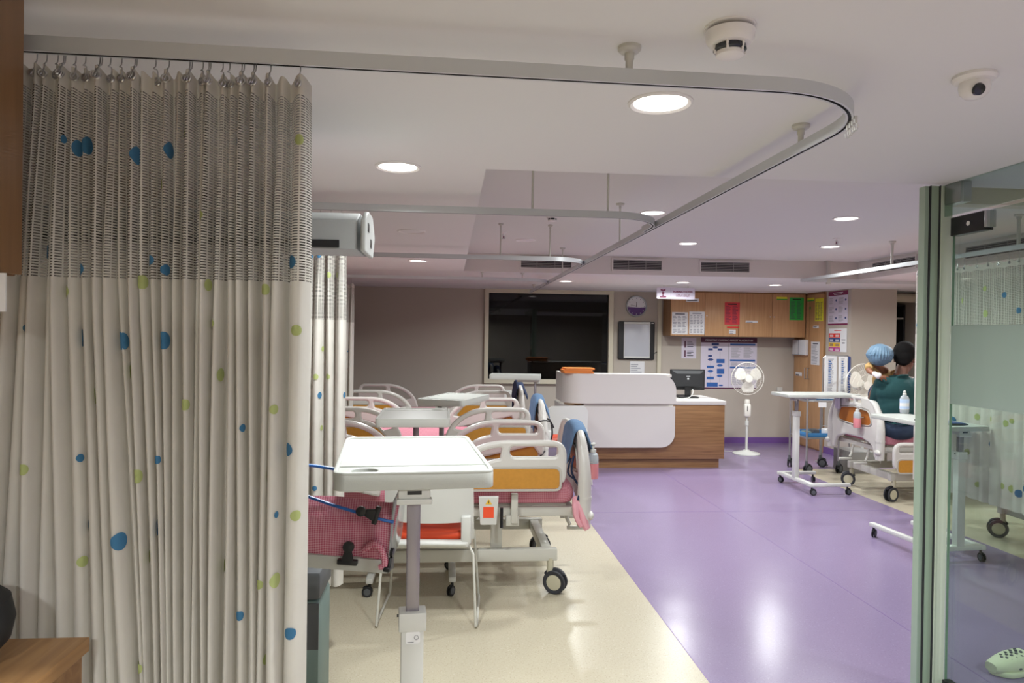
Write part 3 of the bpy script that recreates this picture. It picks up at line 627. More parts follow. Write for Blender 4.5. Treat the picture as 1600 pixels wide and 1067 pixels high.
def end_panel(parent, x, sgn, name):
    "moulded end board in the local YZ plane"
    M = frame((x, 0, 0), (0, 1, 0), (0, 0, 1)); b = MB('bed_white')
    out = rp([(-.475, .43, .04), (-.485, .72, .10), (-.40, 1.0, .20), (-.15, 1.025, .2), (.15, 1.025, .2), (.40, 1.0, .20), (.485, .72, .10), (.475, .43, .04), (.36, .43, .04), (.33, .55, .10), (.15, .60, .1), (-.15, .60, .1), (-.33, .55, .10), (-.36, .43, .04)], 0, 7)
    win = rp([(-.34, .74, .06), (-.27, .89, .08), (0, .915, .2), (.27, .89, .08), (.34, .74, .06), (0, .715, .3)], 0, 6)
    slots = [rrect(-.13, .955, -.02, .985, .014, 5), rrect(.02, .955, .13, .985, .014, 5)]
    b.shape(out, [win]+slots, .042, .016, M=M)
    for s in (-1, 1):
        b.tube([(x+.004*sgn, s*.438, .425), (x+.004*sgn, s*.438, .60), (x+.004*sgn, s*.442, .74), (x, s*.415, .86), (x, s*.35, .95), (x, s*.26, .995), (x, s*.12, 1.0)], [.042, .044, .040, .034, .028, .022, .018], 14, sub=3); b.tube([(x+.004*sgn, s*.438, .60), (x+.004*sgn, s*.438, .615)], [.047, .047], 14)
    e = b.build(name, parent)
    MB('amber_wood').shape([(q[0]*1.01, .82+(q[1]-.82)*1.02) for q in win], [], .012, .002, M=M).build('wood_insert', e)
    b = MB('bed_grey'); b.shape([(q[0], q[1]) for q in win], [[(q[0]*.95, .82+(q[1]-.82)*.88) for q in win]], .05, .008, M=M); b.build('insert_lip', e)
    for s in (-1, 1):
        ball(MB('bed_white'), (x+sgn*.040, s*.452, .50), (.022, .044, .028)).build('corner_bumper', e)
    return e
def make_bed(label, loc, rz):
    t = thing('hospital_bed', label, 'hospital bed', loc, rz, 'hospital beds')
    end_panel(t, 1.05, 1, 'foot_board'); end_panel(t, -1.05, -1, 'head_board')
    for s in (-1, 1):
        y = s*.50
        side_rail(t, frame((.93, y, .635), (-1, 0, 0), (0, 0, 1)), s); side_rail(t, frame((-.93, y, .635), (1, 0, 0), (0, 0, 1)), -s)
    m = MB('pink_sheet')
    m.shape(rrect(-1.0, -.43, 1.0, .43, .08), [], .13, .05, z=.625); mt = m.build('mattress', t)
    # gathered tail of the sheet at the foot corner
    MB('pink').tube([(1.0, -.41, .60), (1.02, -.44, .57), (1.035, -.46, .52), (1.05, -.465, .46), (1.07, -.47, .42)], [.02, .03, .022, .028, .02], 8, sub=3).tube([(1.0, -.41, .60), (1.0, -.455, .56), (1.0, -.475, .50), (1.03, -.48, .44)], [.015, .024, .018, .014], 8, sub=3).build('sheet_tie', mt)
    d = MB('white_metal')
    for s in (-1, 1): d.box(-1.0, 1.0, s*.40-.02, s*.40+.02, .49, .545, bev=.004)
    for x in (-.98, -.45, .0, .45, .98): d.box(x-.02, x+.02, -.40, .40, .495, .535)
    d.box(-.95, .95, -.38, .38, .545, .56); d.build('deck_frame', t)
    f = MB('white_metal')
    for s in (-1, 1): f.box(-.90, .90, s*.36-.025, s*.36+.025, .20, .275, bev=.005)
    for x in (-.84, .84): f.box(x-.03, x+.03, -.36, .36, .20, .27, bev=.004)
    f.build('base_frame', t)
    for x in (.52, -.52):
        for s in (-1, 1): MB('white_metal').box(x-.035, x+.035, s*.33-.012, s*.33+.012, .24, .50).build('lift_column', t)
        MB('white_metal').tube([(x-.3, .0, .25), (x, 0, .49)], .028, 10).build('lift_arm', t)
    for x in (.30, .62):
        k = MB('white_metal'); k.box(x-.02, x+.02, -.475, -.44, .46, .64, bev=.004); k.box(x-.05, x+.03, -.46, -.42, .44, .50, bev=.003); k.cyl((x, -.463, .465), (x, -.468, .465), .01, n=10); k.build('rail_bracket', t)
    g = MB('white'); M = frame((.46, -.492, .46))
    g.shape(rp([(-.05, 0, .01), (-.06, .17), (.06, .17), (.05, 0, .01)], 0), [], .03, .005, M=M); g.use('label_orange').box(.428, .492, -.5095, -.507, .505, .57)
    g.use('yellow').poly([(-.02, .125), (.02, .125), (0, .158)], z=.0165, M=M); g.use('black').poly([(-.003, .131), (.003, .131), (.002, .148), (-.002, .148)], z=.017, M=M); g.build('rail_latch', t)
    g = MB('black'); g.tube([(.54, -.49, .56), (.54, -.492, .44)], .010, 8); g.build('gas_spring', t)
    for s in (-1, 1):
        c = MB('white_metal'); c.tube([(.98, s*.14, .50), (1.0, s*.14, .40), (1.02, s*.14, .36)], .012, 8).box(1.0, 1.14, s*.14-.012, s*.14+.012, .33, .352, bev=.004); c.build('crank_handle', t)
    for sx in (-1, 1):
        for sy in (-1, 1): caster(t, sx*.86, sy*.37, .073, {(-1, -1): 2.6, (1, -1): -.5, (1, 1): .3, (-1, 1): 3.5}[(sx, sy)], top=.215)
    return t
bedA = make_bed('nearest hospital bed on the left with an orange-panelled rail and blue towel', (-.215, 4.72, 0), 0)
another(bedA, (-.215, 6.62, 0), 0, 'second hospital bed from the front on the left, behind the orange-seat chair')
another(bedA, (-.215, 8.52, 0), 0, 'farthest hospital bed on the left, in front of the grey back wall')
bedR = another(bedA, (5.29, 7.02, 0), PI, 'hospital bed on the right on which the person in teal sits')
another(bedA, (5.40, 5.02, 0), PI, 'hospital bed on the right mostly hidden behind the dotted curtain')
# lowered near rail of the right-hand bed
for ch in list(bedR.children):
    if ch.name.startswith('side_rail'):
        c = [v.co for v in ch.data.vertices][0]
        ys = sum(v.co.y for v in ch.data.vertices)/len(ch.data.vertices)
        if ys > 0:
            ch.location = (.05, .03, -.36)
            
# ------------------------------------------------------------------ towels over the foot boards
def towel(name, label, x, y, z, m, half=.20, dl=.17, dr=.22, seed=1, cord=None):
    "cloth folded over the top of an end board that lies in the YZ plane"
    rnd = random.Random(seed); b = MB(m); n = 14; path = []
    r = .038
    pr = [(-r-.02, -dl), (-r-.012, -dl*.5), (-r, -.02)]+[(-r*math.cos(a*PI/6), r*math.sin(a*PI/6)) for a in range(1, 6)]+[(r+.004, -.02), (r+.028, -dr*.5), (r+.045, -dr)]
    vs = []; k = len(pr); p1, p2 = rnd.uniform(0, 6), rnd.uniform(0, 6)
    for side in (1, 0):
        for j in range(n+1):
            v = -half+2*half*j/n
            for i, (a, zz) in enumerate(pr):
                dn = max(0, -zz)/max(dl, dr); w = .012*math.sin(v*32+p1)*dn+.008*math.sin(v*57+p2)*dn
                ar = a*(1+.1*side)+(.010*side*(1 if a > 0 else -1)); arch = -(v**2)*1.25
                vs.append((ar+w*(1 if a > 0 else -1), v*(1-.15*dn), zz+(.010*side)*(zz > -.01)+arch*(1-.2*dn)+.012*math.sin(v*20+p2)*dn))
    fs = []; S = (n+1)*k
    for j in range(n):
        for i in range(k-1):
            a = j*k+i; fs.append([a, a+1, a+k+1, a+k]); fs.append([S+a+k, S+a+k+1, S+a+1, S+a])
    for j in range(n): fs.append([j*k, j*k+k, S+j*k+k, S+j*k]); a = j*k+k-1; fs.append([a+k, a, S+a, S+a+k])
    for i in range(k-1): fs.append([i+1, i, S+i, S+i+1]); a = n*k+i; fs.append([a, a+1, S+a+1, S+a])
    b.add(vs, fs); me = b.mesh(name, 0)
    o = bpy.data.objects.new(name, me); COL.objects.link(o); o.location = (x, y, z)
    me.polygons.foreach_set('use_smooth', [True]*len(me.polygons)); sd = o.modifiers.new('s', 'SUBSURF'); sd.levels = sd.render_levels = 1
    tag(o, label, 'towel', 'towels over the foot boards'); return o
FX = .835
towel('towel', 'blue towel draped over the foot of the nearest hospital bed', FX, 4.60, 1.005, 'towel_blue', .19, .21, .16, 1)
towel('towel', 'blue towel draped over the foot of the second hospital bed', FX, 6.60, 1.012, 'towel_blue', .22, .27, .13, 5)
towel('towel', 'dark navy towel draped over the foot of the farthest left bed', FX, 8.50, 1.028, 'towel_navy', .26, .3, .12, 8)
c = MB('black'); c.tube([(FX+.035, 6.27, .86), (FX+.07, 6.22, .84), (FX+.085, 6.22, .72), (FX+.05, 6.23, .60), (FX-.01, 6.1, .58), (FX-.05, 6.08, .52), (FX-.02, 6.06, .44)], .008, 8, sub=5)
c.tube([(FX-.035, 6.27, .80), (FX-.06, 6.2, .82), (FX-.04, 6.08, .86), (FX+.04, 6.06, .86), (FX+.08, 6.1, .80)], .007, 8, sub=5)
tag(c.build('cable'), 'black cable looped over the foot board of the second left bed', 'cable')
c = MB('towel_navy'); c.tube([(FX-.04, 4.42, .84), (FX-.06, 4.38, .76), (FX-.04, 4.36, .70), (FX-.02, 4.3, .66), (FX-.04, 4.25, .60)], .007, 8, sub=4).tube([(FX-.05, 4.46, .82), (FX-.08, 4.40, .74), (FX-.05, 4.34, .71)], .006, 8, sub=4)
tag(c.build('restraint_strap'), 'dark cord hanging below the towel at the foot of the nearest bed', 'strap')

# sanitiser bottles
def pump_bottle(label, loc, rz=0):
    t = thing('sanitizer_bottle', label, 'sanitizer bottle', loc, rz, 'hand sanitizer bottles on the foot boards'); t.scale = (1.2, 1.2, 1.0)
    MB('bottle_clear').lathe([(0, .06), (.033, .06), (.036, .07), (.036, .135), (.03, .155), (.013, .165), (.013, .175), (0, .175)], n=20, sx=1, sy=.8).build('bottle', t)
    MB('soap_pink').lathe([(0, .0), (.034, .0), (.037, .008), (.037, .098), (0, .098)], n=20, sx=1, sy=.8).build('liquid', t)
    MB('white').lathe([(.016, .165), (.016, .185), (.006, .188), (.006, .212), (.014, .214), (.014, .222), (0, .224)], n=14).box(-.006, .045, -.007, .007, .213, .222, bev=.003).build('pump', t)
    MB('white').tube([(-.038, 0, .11), (-.038, .03, .11), (.038, .03, .11), (.038, 0, .11)], .003, 6).tube([(-.03, .035, .03), (-.03, .035, .19), (.03, .035, .19)], .003, 6).build('holder', t); return t
p = at(935, 747, Y=4.42); sb = pump_bottle('pink hand sanitizer on the foot of the nearest left bed', (FX+.085, 4.42, p.z), PI/2*0+1.3)
p = at(1340, 668, X=4.16); another(sb, (4.155, p.y, p.z), -PI/2, 'pink hand sanitizer on the foot board of the right-hand bed')
c = MB('poster_lilac'); c.M = frame((4.205, at(1308, 660, X=4.2).y, .86), (0, -1, 0)); c.box(-.045, .045, 0, .15, 0, .006, bev=.002); c.use('print_dark').rect(-.02, .11, .02, .125, z=.0065)
tag(c.build('bed_card'), 'small pale card hooked on the foot board of the right-hand bed', 'card')

# ------------------------------------------------------------------ chairs
def make_chair(label, loc, rz):
    "back of the chair faces local -Y"
    t = thing('chair', label, 'chair', loc, rz, 'white chairs with orange seat pads')
    b = MB('white')
    # back shell: curved board with a cut-out at its foot
    M = frame((0, -.20, 0)); W = .25
    vs = []; fs = []; nx, nz = 16, 12
    for s in (0, 1):
        for j in range(nz+1):
            z = .46+.40*j/nz
            for i in range(nx+1):
                u = -1+2*i/nx; x = W*u*(1-.05*(z-.46)); y = -.205+.055*u*u-.10*(z-.46)+.014*s; vs.append((x, y, z-.07*max(0, (abs(u)-.7)/.3)**2*(max(0, z-.70)/.16)))
    n1 = (nx+1)*(nz+1)
    for j in range(nz):
        for i in range(nx):
            if 2 <= i < nx-2 and j < 3: continue
            a = j*(nx+1)+i; fs.append([a, a+1, a+nx+2, a+nx+1]); fs.append([n1+a+nx+1, n1+a+nx+2, n1+a+1, n1+a])
    b.add(vs, fs)
    bm = bmesh.new(); 
    for v in b.v: bm.verts.new(v)
    bm.verts.ensure_lookup_table()
    for f in b.f: bm.faces.new([bm.verts[i] for i in f])
    bm.edges.ensure_lookup_table()
    bd = [e for e in bm.edges if len(e.link_faces) == 1 and e.verts[0].index < 99999]
    bm.verts.index_update()
    for e in bd:
        i, j = e.verts[0].index, e.verts[1].index
        if i < n1 and j < n1: bm.faces.new([bm.verts[i], bm.verts[j], bm.verts[j+n1], bm.verts[i+n1]])
    bmesh.ops.recalc_face_normals(bm, faces=bm.faces); b = MB('white'); b.addbm(bm)
    b.shape(rrect(-.235, -.22, .235, .22, .05), [], .022, .009, z=.445)
    b.box(-.225, .225, -.215, -.165, .425, .462, bev=.012)
    b.box(-.235, -.18, -.21, -.12, .44, .60, bev=.01).box(.18, .235, -.21, -.12, .44, .60, bev=.01)
    b.build('shell', t, ang=50)
    MB('seat_orange').shape(rrect(-.195, -.165, .195, .20, .05), [], .05, .022, z=.478).build('seat_pad', t)
    for s in (-1, 1):
        MB('white_metal').tube([(s*.16, -.16, .43), (s*.225, -.18, .43), (s*.25, -.21, .39), (s*.27, -.26, .012), (s*.275, -.22, .010), (s*.275, .18, .010), (s*.27, .215, .02), (s*.24, .18, .42), (s*.16, .16, .432)], .0075, 8).build('sled_leg', t)
    MB('white_metal').tube([(-.24, -.185, .42), (.24, -.185, .42)], .006, 8).build('cross_bar', t); MB('white_metal').tube([(-.24, .17, .42), (.24, .17, .42)], .006, 8).build('cross_bar', t)
    k = MB('paper'); k.rect(-.02, .437, .012, .452, z=.2159, M=frame((0, 0, 0))); k.use('print_dark').rect(-.017, .439, -.007, .450, z=.2162, M=frame((0, 0, 0))).rect(-.003, .439, .008, .449, z=.2162, M=frame((0, 0, 0))); k.build('asset_sticker', t)
    return t
a = at(595, 975, Z=0); b2 = at(748, 980, Z=0)
ch = make_chair('white chair with orange seat standing in front of the nearest bed', ((a.x+b2.x)/2, (a.y+b2.y)/2+.225, 0), math.radians(-4))
another(ch, (1.22, 7.62, 0), math.radians(12), 'white chair with orange seat between the second and third left beds')
another(ch, (.64, 9.75, 0), math.radians(4), 'white chair partly hidden behind the navy towel, below the dark window')

# ------------------------------------------------------------------ infant cot and bin in the nearest bay
def cot():
    pB = at(607, 873, Y=2.42); pA = pB+Vector((-.3, .012, 0))
    dirv = Vector((pB.x-pA.x, pB.y-pA.y, 0)); ang = math.atan2(dirv.y, dirv.x)
    t = thing('infant_cot', 'infant cot with red gingham sheet, grey tray and black clips beside the curtain', 'infant cot', (pB.x, pB.y, 0), ang)
    z = pB.z; Wd, Dp = .95, .42
    q = Vector((-Wd, 0, 0))
    T = Matrix.Rotation(math.radians(-3.5), 4, 'Y')*1
    def lift(b): b.M = Matrix.Translation((0, 0, z)) @ Matrix.Rotation(math.radians(4.5), 4, 'Y'); return b
    b = lift(MB('grey_tray')); b.box(-Wd, 0, 0, Dp, -.052, -.006, bev=.004); b.build('metal_tray', t)
    b = lift(MB('red_check')); vs = []; fs = []; n = 26; m = 10
    for j in range(m+1):
        for i in range(n+1):
            x = -Wd+.01+(Wd-.012)*i/n; h = j/m; y = .012+.006*math.sin(x*40+h*5)*(1-h)+.05*h*h*h; zz = -.01+.19*h
            if i == n: y += .01
            vs.append((x+(.018*h if i > n-2 else 0), y, zz+.004*math.sin(x*23)))
    for j in range(m):
        for i in range(n): a = j*(n+1)+i; fs.append([a, a+1, a+n+2, a+n+1])
    b.add(vs, fs); b.box(-Wd+.01, -.004, .03, Dp-.02, -.004, .06, bev=.02)
    b.build('gingham_sheet', t)
    b = lift(MB('red_check')); b.tube([(-.09, .0, .02), (-.05, -.006, .05), (-.02, -.004, .02), (-.01, -.004, -.02), (-.03, -.004, -.03)], [.008, .014, .010, .012, .008], 8, sub=4); b.build('sheet_knot', t)
    b = lift(MB('acrylic')); b.box(-.002, .004, .0, Dp, -.04, .20, bev=.001); b.build('clear_side_wall', t)
    b = lift(MB('strap_blue')); b.tube([(-Wd, -.012, .235), (-.4, -.012, .21), (-.2, -.012, .170), (-.05, -.012, .138), (.006, -.006, .128)], .0055, 8, sub=3); b.tube([(-Wd, .0, .31), (-.27, .0, .295), (-.2, .02, .285)], .0055, 8); b.build('rubber_strap', t)
    def clip(M, s=1):
        b = MB('black'); b.M = Matrix.Translation((0, 0, z)) @ Matrix.Rotation(math.radians(4.5), 4, 'Y') @ M
        b.box(-.034*s, .034*s, -.012, .012, -.012, .006, bev=.004); b.shape(rp([(-.022, 0, .004), (-.012, .035, .004), (.012, .035, .004), (.022, 0, .004)], 0), [], .012, .003, M=frame((0, -.006, 0)))
        b.lathe([(0, 0), (.019*s, 0), (.019*s, .010), (0, .012)], Matrix.Translation((0, -.003, .05)) @ Matrix.Rotation(PI/2, 4, 'X'), 18); b.build('bulldog_clip', t)
    clip(Matrix.Translation((-.135, -.012, -.014))); clip(Matrix.Translation((-.055, -.016, .150)) @ Matrix.Rotation(math.radians(-78), 4, 'Y'), .9)
    clip(Matrix.Translation((.002, .01, -.03)) @ Matrix.Rotation(math.radians(80), 4, 'Z'), .8)
    b = MB('white_metal')
    for x in (-Wd+.08, -.5): b.tube([(x, Dp/2, z-.02), (x, Dp/2, .09)], .014, 8)
    b.box(-Wd+.05, -.45, Dp/2-.015, Dp/2+.015, .08, .11); b.build('stand', t)
    for x in (-Wd+.08, -.5): caster(t, x, Dp/2, .035, 1, True, top=.09, hub='black', tyre='black_matt')
cot()
b = at(497, 1050, Y=2.95); t = thing('waste_bin', 'grey and teal bin, a narrow strip beside the near curtain', 'bin', (b.x-.13, 3.06, 0))
MB('teal_grey').box(-.14, .136, -.12, .14, .0, .50, bev=.02).build('body', t)
MB('grey_dark').box(-.142, .140, -.125, .145, .50, .62, bev=.02).build('lid', t); MB('grey_dark').box(-.12, .132, -.124, -.118, .30, .49).build('front_panel', t)

# ------------------------------------------------------------------ grey wall unit above the second curtain
pu = at(577, 322, Y=2.34); t = thing('bedhead_service_unit', 'grey rectangular wall-mounted service unit beside the near curtain, sockets on its end', 'medical service unit', (0, 0, 0))
zt_, zb_ = at(577, 330, Y=2.34).z, at(577, 392, Y=2.34).z; xe = at(570, 350, Y=2.34).x; h = zt_-zb_
prof = [(0, 0), (.0, h*.92), (.05, h), (.20, h), (.235, h*.86), (.235, .03), (.20, 0)]
M = Matrix(((0, 0, 1, 0), (1, 0, 0, 2.30), (0, 1, 0, zb_), (0, 0, 0, 1)))
b = MB('ac_white'); b.shape(rp([(0, 0), (0, h*.72, .01), (.09, h, .01), (.20, h, .01), (.26, h*.55, .01), (.22, 0, .01)], 0, 3), [], xe-X0-.04, .004, M=M, z=(X0+.02+xe-.02)/2); b.build('housing', t)
b = MB('ac_light'); b.shape(rp([(-.006, -.006, .012), (-.006, h*.74, .012), (.087, h+.006, .012), (.205, h+.006, .012), (.278, h*.55, .012), (.226, -.006, .012)], 0, 3), [], .016, .004, M=M, z=xe); b.build('end_cap', t)
b = MB('black')
for (yy, zz) in ((.075, .62), (.15, .28)): b.box(xe+.0078, xe+.0095, 2.30+yy-.018, 2.30+yy+.018, zb_+h*zz-.014, zb_+h*zz+.014, bev=.0005)
b.build('sockets', t)
b = MB('vent_dark'); b.box(X0+.2, xe-.075, 2.296, 2.304, zb_+.004, zb_+.028); b.build('air_slot', t)
MB('ac_white').box(X0+.001, X0+.06, 2.34, 2.49, zb_+.02, zb_+h-.02).build('wall_mount', t)
# ================================================================== NURSING STATION
CY0, CY1 = 8.42, 9.25
a = at(1131, 733, Y=CY0); XR = a.x; XL = at(878, 733, Y=CY0).x; XM = at(1053, 690, Y=CY0-.04).x
t = thing('nursing_counter', 'white and wood reception counter of the nursing station', 'counter', ((XL+XR)/2, CY0, 0)); off = Matrix.Translation((-(XL+XR)/2, -CY0, 0))
def cb(m): b = MB(m); b.M = off.copy(); return b
cb('wood_counter').box(XL+.15, XR, CY0, CY1, .115, .775, bev=.002).build('wood_body', t)
cb('wood_counter').box(XL+.2, XR-.05, CY0+.045, CY1-.02, 0, .115).build('plinth', t)
cb('corian').shape(rrect(XM-.4, CY0-.012, XR+.012, CY1+.02, .004), [], .05, .003, z=.805).build('desk_top', t)
def wrap(z0, z1, y, rleft, rc, top):
    "front panel whose left end curves back, with one rounded right corner"
    b = cb('corian'); n = 40; R = rleft; th = .03; cx = XL+R
    path = [(XL, y+R+.45)]+[(cx-R*math.cos(math.radians(k*9)), y+R-R*math.sin(math.radians(k*9))) for k in range(11)]
    N = 24; path += [(cx+(XM-cx)*(1-(1-k/N)**2.2), y) for k in range(1, N+1)]
    vs = []; fs = []; m = len(path); K = 8
    for side in (0, 1):
        for i, (px_, py_) in enumerate(path):
            a_ = Vector(path[max(i-1, 0)]); c_ = Vector(path[min(i+1, m-1)]); d_ = (c_-a_).normalized(); nx, ny = -d_.y, d_.x
            e = max(0, rc-(XM-px_)) if i > 12 else 0; cut = rc-math.sqrt(max(0, rc*rc-e*e))
            za, zb2 = (z0, z1-cut) if top else (z0+cut, z1)
            for k in range(K+1): vs.append((px_+nx*th*side, py_+ny*th*side, za+(zb2-za)*k/K))
    S = m*(K+1)
    for i in range(m-1):
        for k in range(K): q = i*(K+1)+k; fs += [[q, q+K+1, q+K+2, q+1], [S+q+1, S+q+K+2, S+q+K+1, S+q]]
        q = i*(K+1); fs.append([q, S+q, S+q+K+1, q+K+1]); q += K; fs.append([q, q+K+1, S+q+K+1, S+q])
    for i in (0, m-1):
        for k in range(K): q = i*(K+1)+k; fs.append([q, q+1, S+q+1, S+q])
    b.add(vs, fs); return b
wrap(.80, 1.155, CY0-.10, .22, .20, True).build('upper_panel', t, ang=30, fix=True)
wrap(.265, .765, CY0-.07, .30, .17, False).build('lower_panel', t, ang=30, fix=True)
cb('corian').box(XL+.1, XM-.05, CY0-.07, CY0+.16, 1.12, 1.154, bev=.003).box(XL+.25, XM-.02, CY0-.05, CY0+.3, .764, .80).build('ledge', t)
# files on the ledge
zf = 1.157
for i, (m, dx, rz_) in enumerate((('orange_file', .0, .04), ('orange_file', -.01, -.03), ('orange_file', .012, .02))):
    p = at(903, 585, Y=CY0-.02); t = thing('file_folder', ['lowest orange file folder of the pile on the counter', 'middle orange file folder of the pile on the counter', 'topmost orange file folder of the pile on the counter'][i], 'file folder', (p.x+dx, CY0+.04, zf), rz_, 'orange file folders on the counter')
    MB('orange_file').box(-.18, .18, -.12, .12, .016, .021, bev=.001).box(-.18, .18, -.12, .12, 0, .004, bev=.001).box(-.18, -.176, -.12, .12, 0, .02).box(-.18, .18, -.121, -.118, .004, .014).build('cover', t)
    MB('cream_paper').box(-.172, .176, -.116, .115, .004, .016).build('pages', t); zf += .0215
# monitor seen from behind, keyboard base
p = at(1074, 628, Y=CY0+.42); mx, my = p.x, CY0+.42
t = thing('monitor', 'black computer monitor seen from behind on the counter', 'monitor', (mx, my, .832), math.radians(-3))
MB('black').shape(rrect(-.225, .10, .225, .365, .01), [], .03, .006, M=frame((0, .02, 0))).build('casing', t)
b = MB('black_matt'); b.add([(-.21, .004, .12), (.21, .004, .12), (.21, .004, .35), (-.21, .004, .35), (-.15, -.035, .15), (.15, -.035, .15), (.15, -.035, .31), (-.15, -.035, .31)], [[0, 1, 5, 4], [1, 2, 6, 5], [2, 3, 7, 6], [3, 0, 4, 7], [4, 5, 6, 7]])
b.use('paper').box(-.016, .006, -.0365, -.0355, .236, .254); b.box(-.028, .022, -.0362, -.0355, .274, .279); b.build('back_cover', t)
MB('screen_off').box(-.21, .21, .0355, .037, .115, .35).build('screen', t)
MB('black').box(-.04, .04, -.02, .0, .0, .20, bev=.004).shape(rrect(-.13, -.10, .13, .09, .04), [], .016, .005, z=.009).build('stand', t)
b = MB('black'); b.box(-.20, .20, -.07, .07, 0, .018, bev=.004); t = b.build('keyboard'); t.location = (mx-.1, my-.24+.48, .831); tag(t, 'black keyboard behind the monitor on the counter', 'keyboard')
b = MB('white'); b.tube([(mx+.05, my-.05, .95), (mx+.04, my-.09, .90), (mx-.02, my-.14, .85), (mx-.13, my-.20, .838), (mx-.20, my-.22, .838)], .004, 6, sub=4); tag(b.build('cable'), 'white cable trailing from the monitor over the counter top', 'cable')

# ------------------------------------------------------------------ hanging sign
SY = 9.05; a = at(1026, 449, Y=SY); c = at(1085.5, 468, Y=SY); w = c.x-a.x; h = a.z-c.z
t = thing('hanging_sign', 'white hanging sign reading nursing station in maroon', 'sign', (a.x, SY, c.z)); 
b = MB('poster_lilac'); M = frame((0, 0, 0)); b.shape(rrect(0, 0, w, h, .02), [], .012, .003, M=M)
b.use('maroon').text('NURSING STATION', w*.43, h*.58, h*.16, z=.0068, M=M, width=w*.5, bold=.06).text('నర్సింగ్ స్టేషన్', w*.5, h*.22, h*.2, z=.0068, M=M, width=w*.36)
b.poly(ell(w*.165, h*.52, h*.11, h*.14, 16), z=.0068, M=M).poly(rrect(w*.08, h*.12, w*.25, h*.26, .01), z=.0068, M=M).poly([(w*.11, h*.72), (w*.22, h*.72), (w*.235, h*.88), (w*.165, h*.82), (w*.095, h*.88)], z=.0068, M=M).poly([(w*.145, h*.2), (w*.185, h*.2), (w*.175, h*.45), (w*.155, h*.45)], z=.0068, M=M)
b.use('print_grey').rect(w*.36, .004, w*.363, h-.004, z=.0067, M=M); b.build('sign_board', t)
MB('white_metal').tube([(w*.18, 0, h-.002), (w*.18, 0, ZC-c.z)], .003, 6).tube([(w*.82, 0, h-.002), (w*.82, 0, ZC-c.z)], .003, 6).build('suspension_rod', t)

# ------------------------------------------------------------------ wooden wall cabinets and tall cupboard
KY, KZ = 10.08, at(1150, 526, Y=10.08).z; KX0 = at(1048, 500, Y=KY).x; KX1 = 5.278; dw = (KX1-KX0)/4
def cabinet(x0, x1, nd, label):
    t = thing('wall_cabinet', label, 'cabinet', (x0, KY, KZ), 0, 'wooden wall cabinets')
    W = x1-x0; MB('wood_dark').box(0, W, .02, YB-KY, 0, ZC-KZ-.001).build('carcass', t)
    MB('wood_dark').box(-.002, W, -.004, .018, ZC-KZ-.02, ZC-KZ-.001).build('top_trim', t)
    for i in range(nd):
        d = MB('wood_cabinet').box(W*i/nd+.003, W*(i+1)/nd-.003, 0, .019, .002, ZC-KZ-.022, bev=.001).build('door', t)
        k = MB('steel').lathe([(.009, 0), (.009, .004), (0, .005)], frame((W*i/nd+(.03 if i % 2 else W/nd-.03), 0, .30)), 12).build('lock', d)
cabinet(KX0, KX0+2*dw, 2, 'wooden wall cabinet with two white printed sheets on its left door'); cabinet(KX0+2*dw+.001, KX0+4*dw, 2, 'wooden wall cabinet with a green sheet on its right door')
TXF = 5.30
t = thing('tall_cupboard', 'tall wooden cupboard with yellow sheet on its door, right of the wall cabinets', 'cupboard', (TXF, 9.58, 0))
MB('wood_cabinet').box(.02, .50, .02, YB-9.60, 0, ZC-.001).build('carcass', t)
MB('wood_dark').box(-.004, .018, .02, YB-9.58, ZC-.03, ZC-.001).build('top_trim', t)
hw = (YB-9.60)/2
for i in range(2):
    d = MB('wood_cabinet').box(0, .019, .02+hw*i+.002, .02+hw*(i+1)-.002, .02, ZC-.03, bev=.001).build('door', t)
    yy = .02+hw+(-.04 if i == 0 else .04)
    MB('steel').tube([(0, yy, 1.02), (-.03, yy, 1.02), (-.03, yy, 1.18), (0, yy, 1.18)], .006, 8).build('handle', d)

def sheet(label, M, w, h, base, draw=None, name='paper_sheet', cat='paper', group=None, th=.002):
    b = MB(base); b.box(0, w, 0, h, 0, th, M=Matrix()) if False else None
    b.M = Matrix(); b.box(0, w, 0, h, 0, th)
    if draw: draw(b, w, h, th+.0006)
    o = b.build(name, ang=0); o.matrix_world = M; tag(o, label, cat, group); return o
def lines(b, x0, y0, x1, y1, n, m='print_grey', seed=0, z=.0026, k=.45):
    r = random.Random(seed); b.use(m); dy = (y1-y0)/n
    for i in range(n): b.rect(x0, y0+dy*i, x0+(x1-x0)*r.uniform(.55, 1), y0+dy*(i+k), z=z)
def backp(x0, y0, x1, y1, Y):  # pixel box on a plane facing the camera
    a = at(x0, y1, Y=Y); b = at(x1, y0, Y=Y); return frame((a.x, Y, a.z)), b.x-a.x, b.z-a.z
def sidep(x0, y0, x1, y1, X):
    a = at(x0, y1, X=X); b = at(x1, y0, X=X); return frame((X, a.y, a.z), (0, -1, 0)), a.y-b.y, b.z-a.z
def printed(seed, n=14, cols=2, m='print_grey', head=None):
    def d(b, w, h, z):
        for c in range(cols): lines(b, w*(.06+c*.9/cols), h*.06, w*(.06+(c+.85)*.9/cols), h*.86, n, m, seed+c, z)
        if head: b.use(head).rect(w*.2, h*.89, w*.8, h*.94, z=z)
    return d
KYs = KY-.0025
g = 'printed sheets on the cabinets'
